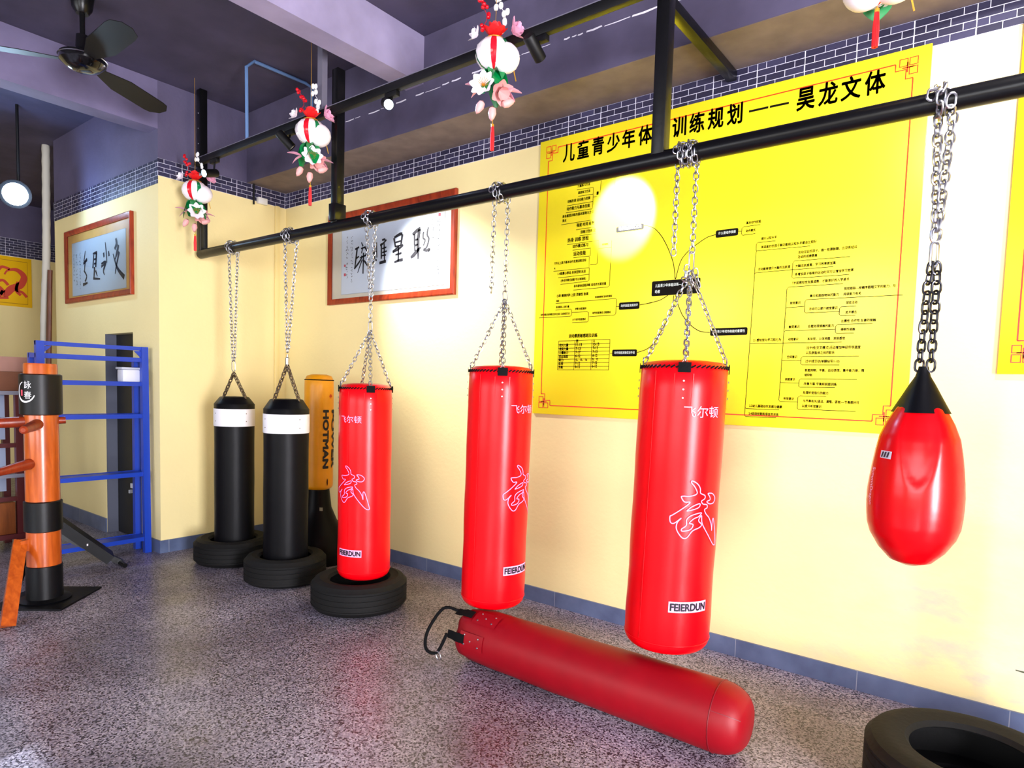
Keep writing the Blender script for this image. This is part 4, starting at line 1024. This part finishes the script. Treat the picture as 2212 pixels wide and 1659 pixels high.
# ------------------------------------------------------------------ track with lamps, conduits, fan
M_lamp_on = emis('lit_lens', (.55, .75, 1, 1), 60)
M_lens_off = mat('lens_glass', srgb(150, 155, 165), .15)
YR = 2.625
def track():
    t = thing('track_rail', 'long black lighting track running above the pipe between the posts', 'lighting track', (-3, YR, 3.17))
    b = MB(); b.box((-5.31, YR - .018, 3.145), (-1.34, YR + .018, 3.195), .003); part('rail', b, M_blackmatt, t)
    b = MB(); b.box((-5.30, YR - .016, 3.195), (-1.36, YR + .02, 3.2)); part('top_cover', b, mat('grey_metal', srgb(110, 106, 122), .45), t)
    b = MB()
    b.box((-3.68, YR - .02, 3.2), (-3.63, YR + .02, 3.77)); part('hanger', b, mat('grey_metal', srgb(110, 106, 122), .45), t)
    for x in (-5.335, -3.573): 
        b = MB(); b.box((x + (.0 if x < -5 else -.02), YR + .01, 3.15), (x + .03, YP - .028, 3.19)); part('clamp', b, M_blackmatt, t)
track()
def track_lamp(x, z, target, label, lit, power=0, angle=40, color=(1, 1, 1), blend=.5):
    top = Vector((x, YR, 3.145))
    c = Vector((x, YR - .035, z)); d = (Vector(target) - c).normalized()
    t = thing('track_lamp', label, 'track lamp', tuple(top), 'spot lamps on the lighting track')
    b = MB(); b.box((x - .05, YR - .016, 3.115), (x + .05, YR + .016, 3.145), .003); part('adapter', b, M_blackmatt, t)
    b = MB(); b.tube([(x, YR, 3.12), (x, YR - .005, z + .03), tuple(c)], .007, 8); part('arm', b, M_blackmatt, t)
    b = MB(); b.lathe(c - d * .065, [(0, 0), (.026, 0), (.030, .006), (.030, .125), (.027, .127), (.026, .115), (0, .115)], 24, d); part('lamp_housing', b, M_blackmatt, t)
    b = MB(); b.lathe(c + d * .051, [(0, .0), (.0255, .0), (.022, .006), (0, .009)], 20, d); part('lens', b, M_lamp_on if lit else M_lens_off, t)
    if power: spot('lamp_light', tuple(c + d * .075), target, power, angle, blend, color)
track_lamp(-2.985, 3.07, (-.95, 1.3, 1.9), 'lit track lamp glaring blue-white in the middle of the track', True, 110, 70, (.35, .62, 1))
track_lamp(-5.02, 3.03, (-4.3, -.6, 2.0), 'small lit track lamp at the end of the track nearest the corner', True, 40, 110, (.9, .94, 1), 1.0)
track_lamp(-4.01, 3.07, (-3.42, YW, 2.0), 'black track lamp turned to the wall beside the left ornament', False, 300, 64, (1, .97, .92), .9)
track_lamp(-1.93, 3.08, (-1.93, YW, 2.50), 'black track lamp turned to the yellow poster beside the right ornament', False, 2000, 24, (.95, .97, 1), .3)
# the lamps further along, past the right edge of the picture
spot('lamp_light', (.35, 2.3, 3.3), (-.35, YW, 2.15), 190, 80, .9, (1, .97, .95))

def flood():
    t = thing('flood_lamp', 'dazzling round lamp high at the left edge of the picture', 'lamp', (-7.0, 1.87, 3.0))
    b = MB(); b.tube([(-7.0, 1.90, ZC), (-7.0, 1.90, 3.05)], .012, 8); part('stem', b, M_blackmatt, t)
    d = Vector((.9, -.42, -.15)).normalized(); c = Vector((-7.0, 1.88, 3.0))
    b = MB(); b.lathe(c - d * .05, [(0, 0), (.06, .01), (.115, .07), (.12, .08), (.11, .082)], 24, d); part('lamp_housing', b, M_blackmatt, t)
    b = MB(); b.lathe(c + d * .02, [(0, 0), (.112, 0), (.08, .02), (0, .03)], 24, d); part('lens', b, emis('flood_lens', (.6, .82, 1, 1), 120), t)
    l = bpy.data.lights.new('flood_light', 'POINT'); l.energy = 22; l.color = (.35, .6, 1); l.shadow_soft_size = .05
    o = bpy.data.objects.new('flood_light', l); o.location = c + d * .12; COL.objects.link(o)
flood()

def conduits():
    b = MB(); b.tube(smooth_path([(-4.555, YR, 3.2), (-4.53, YR - .02, 3.70), (-4.52, 2.66, 3.755), (-4.50, 3.08, 3.755), (-4.50, 3.135, 3.74), (-4.50, 3.138, 3.43)], False, 1), .012, 10)
    single('conduit', b, M_conduit, 'light blue conduit running over the ceiling and down to the track', 'conduit', (-4.55, YR, 3.2))
    b = MB(); b.tube(smooth_path([(-5.45, 3.20, 3.45), (-5.44, 3.20, 3.25), (-5.44, 3.20, 3.0)], False, 4), .008, 8)
    single('cable', b, M_blackmatt, 'thin dark cable hanging down the corner wall over the bricks', 'cable', (-5.45, 3.2, 3.0))
    b = MB(); b.box((-5.466, 3.24, 3.02), (-5.43, 3.33, 3.075), .004)
    single('junction_box', b, mat('white_plastic', srgb(232, 230, 226), .5), 'small white junction box on the brick band near the corner', 'junction box', (-5.466, 3.28, 3.02))
    b = MB(); b.tube(smooth_path([(-10.97, 2.42, ZC), (-10.97, 2.42, 3.2)], False, 2), .02, 8)
    b = MB(); pts = smooth_path([(-7.97, 2.40, ZC), (-7.92, 2.38, 3.2), (-7.95, 2.38, 2.6), (-8.05, 2.38, 1.9), (-8.06, 2.38, .8), (-8.06, 2.38, 0)], False, 8)
    b.tube(pts, [.034 + .003 * (i % 2) for i in range(len(pts))], 12)
    single('duct_hose', b, mat('pale_hose', srgb(196, 192, 180), .7), 'pale grey hose coming down from the ceiling in the far left corner', 'hose', (-8.06, 2.38, 0))
    for x, xt, r_, l_ in ((-7.86, -7.845, .022, 'dark brown wooden staff leaning at the alcove corner beside the hose'), (-7.80, -7.79, .02, 'dark brown wooden staff leaning at the alcove corner nearest the alcove wall')):
        b = MB(); b.tube([(x, 2.30, 0), (xt, 2.38 if x < -7.82 else 2.36, 2.5 if x < -7.82 else 2.3)], r_, 10)
        single('wooden_staff', b, wood_mat('brown_staff', srgb(84, 44, 30), srgb(110, 62, 40), .5), l_, 'staff', (x, 2.30, 0), 'staffs leaning in the corner')
conduits()

def fan():
    x, y = -4.70, 1.62
    t = thing('ceiling_fan', 'black three-blade ceiling fan hanging at the upper left', 'fan', (x, y, ZC))
    b = MB(); b.lathe((x, y, 0), [(0, 3.67), (.035, 3.67), (.055, 3.70), (.065, ZC), (0, ZC)], 24); part('canopy', b, M_blackpaint, t)
    b = MB(); b.tube([(x, y, 3.48), (x, y, 3.70)], .015, 10); part('rod', b, M_blackpaint, t)
    b = MB(); b.lathe((x, y, 0), [(0, 3.33), (.05, 3.33), (.09, 3.345), (.125, 3.375), (.13, 3.40), (.125, 3.415), (.07, 3.445), (.04, 3.455), (.035, 3.54), (.02, 3.545), (0, 3.545)], 32); part('motor_housing', b, mat('fan_black', srgb(10, 9, 11), .15, coat=.5), t)
    b = MB(); b.ring((x, y, 3.40), [(.128, -.004), (.134, 0), (.128, .004)], 32); part('chrome_ring', b, M_steel, t)
    for az in FAN_AZ:
        d = Vector((math.cos(az), math.sin(az), 0)); s = Vector((-math.sin(az), math.cos(az), 0)); u = Vector((0, 0, 1))
        b = MB(); V = []; F = []
        N = 12
        for i in range(N + 1):
            f = i / N
            p = Vector((x, y, 3.385)) + d * (.11 + .60 * f) + u * (-.01 * f)
            w = (.028 + .05 * min(1, f * 3)) * (1 if f < .85 else math.sqrt(max(.02, 1 - ((f - .85) / .16) ** 2)))
            tilt = -.22
            for k, (a, hh) in enumerate(((-1, -.002), (1, -.002), (1, .002), (-1, .002))):
                V.append(p + s * (a * w) + u * (a * w * tilt + hh))
        for i in range(N):
            for k in range(4): F.append((i * 4 + k, i * 4 + (k + 1) % 4, i * 4 + 4 + (k + 1) % 4, i * 4 + 4 + k))
        F += [(3, 2, 1, 0), (N * 4, N * 4 + 1, N * 4 + 2, N * 4 + 3)]
        b.add(V, F); part('blade', b, mat('fan_blade', srgb(12, 11, 14), .5, spec=.3), t)
FAN_AZ = (R(-122), R(118), R(-2))
fan()

# ------------------------------------------------------------------ hanging flower ornaments
def stripes_mat():
    t = NT('striped_ball')
    tc = t.new('ShaderNodeTexCoord'); s = t.sep(tc.outputs['Object'])
    a = t.math('ARCTAN2', s['Y'], s['X'])
    f = t.math('FRACT', t.math('ADD', t.math('MULTIPLY', a, 3 / (2 * PI)), 2.0))
    c = t.ramp(f, [(0, srgb(250, 240, 246)), (.48, srgb(214, 20, 40)), (.64, srgb(255, 246, 250)), (.86, srgb(16, 120, 66))])
    c.node.color_ramp.interpolation = 'CONSTANT'
    t.link(c, t.b.inputs['Base Color']); t.b.inputs['Roughness'].default_value = .15
    return t.m
M_ball = stripes_mat()
M_petalw = mat('white_petal', srgb(250, 242, 250), .5)
M_petalp = mat('pink_petal', srgb(244, 176, 206), .5)
M_petalr = mat('red_petal', srgb(226, 20, 26), .5)
M_green = mat('green_satin', srgb(0, 128, 62), .3)
M_redbead = mat('red_bead', srgb(200, 10, 30), .1)
M_shell = mat('white_shell', srgb(246, 246, 248), .25)
M_coral = mat('coral_petal', srgb(232, 168, 166), .5)
M_gold = mat('gold_thread', srgb(222, 168, 60), .35, .6)
def petal(b, c, d, up, L, w, curl=.3, n=5):
    d = Vector(d).normalized(); up = Vector(up); sd = d.cross(up).normalized(); nn = sd.cross(d).normalized()
    V = []; F = []
    for i in range(n + 1):
        f = i / n; ww = w * math.sin(PI * (.12 + .82 * f)) 
        p = Vector(c) + d * (L * f) + nn * (curl * L * f * f)
        V += [p - sd * ww + nn * (.25 * ww), p, p + sd * ww + nn * (.25 * ww)]
    for i in range(n):
        for k in range(2): F.append((i * 3 + k, i * 3 + k + 1, i * 3 + k + 4, i * 3 + k + 3))
    b.add(V, F)
def flower(b, c, d, r, n, layers=2, w=.45, spread=.9, rnd=random):
    d = Vector(d).normalized(); a = d.orthogonal().normalized(); e = d.cross(a)
    for l in range(layers):
        s = spread * (1 - .35 * l)
        for k in range(n):
            an = 2 * PI * (k + .5 * l) / n + rnd.uniform(-.1, .1)
            q = (a * math.cos(an) + e * math.sin(an)) * s + d * (1.05 - s)
            petal(b, c, q, d, r * (1 - .12 * l), r * w * .6, .25)
def lower_flowers(t, c, zl, toC, rt, up, turn, rnd):
    b = MB(); q = zl - rt * (.05 if turn == 0 else -.01) + toC * .05; flower(b, q, toC + up * .2 - rt * (.4 if turn == 0 else -.1), .068, 8, 1, .62, .95, rnd); f = part('white_flower', b, M_petalw, t)
    b = MB()
    for k in range(14):
        a = 2 * PI * k / 14
        b.tube([q, q + toC * .04 + (rt * math.cos(a) + up * math.sin(a)) * .025], .0012, 4)
    part('stamens', b, M_gold, f)
    b = MB(); p = zl + rt * .03; flower(b, p, rt * .3 - up * .4 + toC * .5, .07, 6, 2, .65, .8, rnd); part('coral_flower', b, M_coral, t)
    b = MB()
    for s, h in ((1, .0), (-1, .01)):
        p = zl + rt * (.05 * s) + up * h
        petal(b, p, rt * s + up * (.35 if s < 0 else .12), up, .09, .026, -.2)
        petal(b, p, rt * s - up * .45, up, .075, .024, -.3)
    part('pink_leaves', b, M_petalp, t)
    for k, (dx, dz, tx, tz) in enumerate(((.0, -.075, -.1, -1), (.04, -.07, .9, .35), (-.05, -.05, -.4, -.8))):
        b = MB(); d = (rt * tx + up * tz).normalized()
        p = zl + rt * dx + up * dz
        b.lathe(p, [(0, 0), (.016, .012), (.021, .035), (.013, .06), (0, .075)], 12, d); part('bud', b, M_coral, t)
def ornament(x, y, zc, top, label, seed, turn, full=True):
    rnd = random.Random(seed)
    t = thing('hanging_ornament', label, 'ornament', (x, y, zc), 'flower ornaments hanging from the track')
    rb = .094
    toC = Vector((-x, -y, 0)).normalized(); rt = Vector((-toC.y, toC.x, 0)); up = Vector((0, 0, 1)); c = Vector((x, y, zc))
    b = MB(); b.tube([(x, y, top), (x + .004, y, zc + .2), (x, y, zc + .08)], .0015, 5); part('hanging_string', b, M_gold, t)
    b = MB(); b.lathe(c, [(0, -.08), (.035, -.076), (.065, -.06), (.086, -.03), (rb, 0), (.088, .03), (.066, .058), (.036, .072), (0, .076)], 36, None, lambda a, h: 1 + .03 * math.cos(12 * a)); o = part('striped_ball', b, M_ball, t, sharp=80)
    b = MB(); b.tube([c + up * .072 + Vector((.045 * math.cos(k * PI / 6), .045 * math.sin(k * PI / 6), 0)) for k in range(12)], .003, 5, closed=True); part('gold_rim', b, M_gold, t)
    b = MB()
    for l in range(3): flower(b, c + up * (.08 + .012 * l), up + toC * .2, .075 - .012 * l, 7, 1, .7, .75 - .22 * l, rnd)
    part('red_flower', b, M_petalr, t)
    b = MB(); p = c + rt * .085 + up * .10 + toC * .02; flower(b, p, rt * .8 + up * .4 + toC * .4, .07, 6, 3, .7, .75, rnd); part('pink_flower', b, M_petalp, t)
    b = MB(); p = c - rt * .085 + up * .085; flower(b, p, -rt + up * .6 + toC * .4, .05, 5, 2, .7, .8, rnd); part('white_flower', b, M_petalw, t)
    b = MB()
    for dx, dz, rr in ((.052, -.022, .074),) + (((-.04, -.03, .07), (.11, .0, .06)) if not full else ()): b.ball(c + rt * dx + up * dz + toC * (.02 if full else .03), rr, 18, (1, 1, .95))
    part('white_ball', b, M_petalw, t)
    b = MB()
    for k in range(7 if full else 2):
        a = 2 * PI * k / 7 + .3 + turn
        d = Vector((math.cos(a), math.sin(a), 0))
        petal(b, c - up * .058, d * .8 - up * .75, up, (.11 if full else .03) + .03 * (k % 3), .045, -.35)
    part('green_leaves', b, M_green, t)
    zl = c - up * .17
    if not full: zl = c + up * .075
    if full: lower_flowers(t, c, zl, toC, rt, up, turn, rnd)
    b = MB(); b.tube([zl - up * .09, zl - up * .165], .002, 5); b.lathe(zl - up * .175, [(0, 0), (.008, 0), (.008, .012), (0, .016)], 8); part('tassel_cord', b, M_gold, t)
    b = MB()
    for k in range(10):
        a = 2 * PI * k / 10
        b.tube([zl - up * .172 + Vector((.004 * math.cos(a), .004 * math.sin(a), 0)), zl - up * .23 + Vector((.008 * math.cos(a), .008 * math.sin(a), 0)), zl - up * .29 + Vector((.007 * math.cos(a), .007 * math.sin(a), 0))], .0035, 5)
    part('tassel', b, M_petalr, t)
    b = MB()
    pts = [c + rt * (-.06 + .02 * math.sin(k)) + up * (.12 + .03 * k) + toC * .02 for k in range(5)]
    b.tube(pts, .0012, 4)
    for i in (0, 2, 3, 4):
        for _ in range(3): b.ball(pts[i] + Vector((rnd.uniform(-.014, .014), rnd.uniform(-.014, .014), rnd.uniform(-.014, .014))), .0105, 10)
    part('bead_string', b, M_redbead, t)
    b = MB()
    pts = [c + rt * (.035 + .02 * math.sin(k * 1.3)) + up * (.12 + .04 * k) for k in range(5)]
    b.tube(pts, .0012, 4)
    for p in pts:
        for _ in range(2): b.ball(p + Vector((rnd.uniform(-.02, .02), rnd.uniform(-.01, .01), rnd.uniform(-.012, .012))), .014, 8, (1, .7, 1.25))
    part('shell_string', b, M_shell, t)
    b = MB(); b.tube([c + rt * .07 + up * .05, c + rt * .11 - up * .12], .003, 5); part('stick', b, M_gold, t)
ornament(-2.14, 2.54, 3.085, 3.76, 'striped ball ornament with flowers and red tassel beside the poster lamp', 1, 0)
ornament(-3.655, 2.54, 3.035, 3.76, 'striped ball ornament with pink petals and red tassel beside the middle post', 2, 1.2)
ornament(-5.16, 2.54, 2.905, 3.76, 'striped ball ornament with green leaves in front of the corner post', 3, 2.1)
ornament(-.455, 2.56, 2.862, 3.76, 'striped ball ornament cut by the top edge above the teardrop bag', 4, .5, False)

# ------------------------------------------------------------------ wooden training dummy
def wooden_dummy():
    x, y = -4.817, 1.40
    c = (x, y); ca = cam_az(c)
    t = thing('wooden_dummy', 'orange wooden martial arts dummy with black pads at the left edge', 'training dummy', (x, y, 0))
    r = .091
    b = MB(); b.lathe((x, y, 0), [(0, .2), (r * 1.02, .2), (r, .9), (r * .97, 1.50), (r * .93, 1.51), (0, 1.51)], 40); part('trunk', b, M_orange, t)
    for z0, z1, rr in ((1.19, 1.445, .112), (.455, .65, .103)):
        b = MB(); b.lathe((x, y, 0), [(rr - .012, z0), (rr, z0 + .006), (rr, z1 - .006), (rr - .012, z1)], 40); p = part('pad', b, M_pad, t)
        if z0 > 1:
            b = MB()
            text_wrap(b, '詠', c, rr, ca - R(36), 1.378, .042, .046, 0); text_wrap(b, '春', c, rr, ca - R(36), 1.315, .044, .046, 0)
            arc = [(-.05 + .05 * math.cos(R(a)), .06 * math.sin(R(a)) - .03) for a in range(100, 371, 10)]
            arc = [(.0 + .055 * math.cos(R(a)), .062 * math.sin(R(a))) for a in range(110, 350, 10)]
            wrap(b, *ribbon(arc, [.004 + .008 * math.sin(PI * i / len(arc)) for i in range(len(arc))], False), c, rr, ca - R(43), 1.335, .0018)
            part('white_lettering', b, M_whitevinyl, p)
            b = MB(); wrap(b, [(-.007, -.018), (.007, -.018), (.007, .018), (-.007, .018)], [(0, 1, 2, 3)], c, rr, ca - R(56), 1.328, .002); part('red_seal', b, M_seal, p)
    b = MB(); b.lathe((x, y, 0), [(0, .012), (.14, .012), (.145, .02), (.10, .03), (.098, .235), (.09, .24), (0, .24)], 40); part('base_sleeve', b, M_pad, t)
    b = MB(); d1 = Vector((.74, .67, 0)).normalized(); d2 = Vector((-.67, .74, 0))
    cc = Vector((-4.84, 1.42, .006)); b.obox(cc, d1, d2, Vector((0, 0, 1)), .215, .225, .006); part('base_plate', b, M_pad, t)
    def arm(az, z, L, drop, back=.02):
        d = Vector((math.cos(az), math.sin(az), -drop)).normalized(); p = Vector((x, y, z))
        b = MB(); b.tube([p - d * back, p, p + d * .10, p + d * (.10 + L * .5), p + d * (.09 + L), p + d * (.10 + L)], [.022, .024, .034, .029, .023, .012], 14); part('arm', b, M_armwood, t)
    arm(ca - R(85), 1.15, .34, .04, .125)
    arm(ca - R(14), 1.14, .26, .06)
    arm(ca - R(44), .90, .23, .12)
    b = MB()
    hip, knee, foot = Vector((x, y, .385)), Vector((-4.81, 1.27, .376)), Vector((-4.43, 1.105, .0))
    b.bar(hip, knee, .054, .07); kd = (foot - knee).normalized()
    b.bar(knee - kd * .03, foot, .056, .07, (0, -1, 0)); b.v = [(p[0], p[1], max(p[2], .001)) for p in b.v]; part('leg', b, M_orange, t)
wooden_dummy()

# ------------------------------------------------------------------ racks, boxes, bench
def blue_rack():
    xf, xb, y0, y1 = -5.58, -5.76, 1.60, 2.365
    t = thing('shelf_rack', 'blue metal shelf rack standing in front of the alcove wall', 'shelf', (xf, (y0 + y1) / 2, 0))
    for y in (y0, y1 - .05):
        for x, s in ((xf, -1), (xb, 1)):
            b = MB(); top = x - .03 if s < 0 else x
            b.bar((x, y + .025, 0), (top, y + .025, 1.685 if s < 0 else 1.60), .05, .045, (1, 0, 0)); part('upright', b, M_blue, t)
    for z in (1.585, 1.39, 1.13, .655, .12):
        b = MB(); xs = xf - .03 * z / 1.685
        b.box((xb, y0 + .02, z - .004), (xs, y1 - .02, z + .008)); b.box((xs - .015, y0, z - .022), (xs + .004, y1, z + .012)); b.box((xb, y0, z - .022), (xb + .015, y1, z + .012))
        for y in (y0 + .002, y1 - .022): b.box((xb, y, z - .022), (xs, y + .02, z + .012))
        if z != 1.39 or True: part('shelf', b, M_blue, t)
    b = MB(); b.box((xf - .045, y0, 1.655), (xf - .02, y1, 1.685)); part('top_rail', b, M_blue, t)
    for y in (y0 + .05, y1 - .05):
        s = 1 if y < 2 else -1
        b = MB(); b.add([(xf - .028, y, 1.65), (xf - .028, y + s * .05, 1.65), (xf - .028, y, 1.60), (xf - .036, y, 1.65), (xf - .036, y + s * .05, 1.65), (xf - .036, y, 1.60)], [(0, 1, 2), (3, 5, 4), (0, 3, 4, 1), (1, 4, 5, 2), (2, 5, 3, 0)]); part('gusset', b, M_blue, t)
blue_rack()
def white_tub():
    t = thing('plastic_box', 'small white plastic box on the upper shelf of the blue rack', 'box', (-5.68, 2.25, 1.398))
    b = MB(); b.box((-5.745, 2.19, 1.399), (-5.63, 2.32, 1.50), .01); part('tub', b, mat('milky_plastic', srgb(226, 230, 242), .35), t)
    b = MB(); b.box((-5.75, 2.18, 1.50), (-5.625, 2.33, 1.518), .005); part('lid', b, mat('grey_plastic', srgb(190, 196, 212), .4), t)
white_tub()
def red_rack():
    x0, x1, y0, y1 = -6.75, -6.35, .75, 1.72
    t = thing('storage_rack', 'dark red storage rack with pale panels behind the wooden dummy', 'shelf', (-6.5, 1.2, 0))
    m = mat('oxblood_paint', srgb(88, 26, 30), .45)
    for y in (y0, y1 - .05):
        for x in (x0, x1 - .05):
            b = MB(); b.box((x, y, 0), (x + .05, y + .05, 1.30)); part('upright', b, m, t)
    for z, mm, h in ((1.27, mat('grey_shelf', srgb(140, 142, 160), .4), .03), (.60, mat('grey_shelf', srgb(140, 142, 160), .4), .03), (.10, m, .04)):
        b = MB(); b.box((x0, y0, z), (x1 + .01, y1, z + h)); part('shelf', b, mm, t)
    for z in (.845, 1.02, .41):
        b = MB(); b.box((x1 - .03, y0, z), (x1 - .005, y1, z + .035)); part('cross_rail', b, m, t)
    for z0, z1 in ((.64, .84), (.89, 1.01), (1.06, 1.26), (.455, .59)):
        b = MB(); b.box((x0 + .1, y0 + .05, z0), (x0 + .12, y1 - .05, z1)); part('back_panel', b, mat('pale_blue_panel', srgb(168, 182, 214), .5), t)
red_rack()
M_card = mat('cardboard', srgb(150, 106, 92), .8, vary=.08)
b = MB(); b.box((-6.72, .9, 1.30), (-6.38, 1.80, 1.455), .004)
single('cardboard_box', b, mat('brown_cardboard', srgb(132, 84, 62), .8, vary=.08), 'brown cardboard box on top of the dark red rack', 'box', (-6.55, 1.35, 1.30))
b = MB(); b.box((-6.70, .85, 1.455), (-6.40, 1.77, 1.575), .004)
single('cardboard_box', b, mat('pinkish_cardboard', srgb(176, 132, 120), .8, vary=.06), 'pinkish cardboard box lying on the brown cardboard box', 'box', (-6.55, 1.31, 1.455))
b = MB(); b.box((-6.70, .85, .14), (-6.36, 1.66, .40), .006)
single('wooden_crate', b, wood_mat('brown_crate', srgb(120, 62, 26), srgb(156, 86, 38), .5), 'brown wooden crate on the bottom shelf of the dark red rack', 'crate', (-6.53, 1.25, .14))
def bench():
    t = thing('sit_up_bench', 'folded black exercise bench on the floor in front of the blue rack', 'bench', (-5.35, 1.8, 0))
    b = MB(); b.bar((-5.34, 1.97, .07), (-5.46, 1.58, .46), .20, .07); part('pad', b, M_blackvinyl, t)
    b = MB(); b.bar((-5.34, 2.05, .02), (-5.46, 1.56, .36), .05, .04); b.bar((-5.46, 1.58, .42), (-5.40, 1.42, .0), .03, .03); part('frame', b, M_blackpaint, t)
    b = MB(); b.tube([(-5.22, 2.03, .02), (-5.48, 2.05, .02)], .018, 10); part('foot_bar', b, M_blackpaint, t)
    b = MB(); b.box((-5.30, 1.80, .20), (-5.285, 1.815, .215)); part('label_dot', b, M_whitevinyl, t)
bench()

# ------------------------------------------------------------------ the plant whose leaf tips enter at the right
def plant():
    x, y = .52, 2.86
    t = thing('potted_plant', 'spiky green plant whose leaf tips enter at the right edge', 'plant', (x, y, 0))
    b = MB(); b.lathe((x, y, 0), [(0, 0), (.11, 0), (.15, .24), (.16, .26), (.145, .26), (.13, .22), (0, .22)], 28); part('pot', b, mat('clay_pot', srgb(120, 70, 50), .7), t)
    b = MB(); b.tube([(x, y, .2), (x - .01, y, .9), (x, y, 1.5)], [.025, .02, .014], 8); part('stem', b, mat('plant_stem', srgb(96, 80, 52), .7), t)
    rnd = random.Random(5)
    tips = [(.10, 2.86, .595), (.09, 2.84, .555), (.065, 2.84, .51), (.012, 2.90, 1.612)]
    b = MB()
    for tx, ty, tz in tips:
        p = Vector((x, y, tz - (.05 if tz < 1 else -.03))); q = Vector((tx, ty, tz)); d = q - p
        petal(b, p, d, (0, 0, 1), d.length, .03, .0, 8)
    for k in range(22):
        z = .45 + k * .055; a = k * 2.4
        if abs(((a - PI) + PI) % (2 * PI) - PI) < .75: continue
        petal(b, (x, y, z), (math.cos(a), math.sin(a), .25), (0, 0, 1), rnd.uniform(.32, .42), .028, -.3, 8)
    part('leaves', b, mat('dark_leaf', srgb(30, 66, 52), .4), t)
plant()
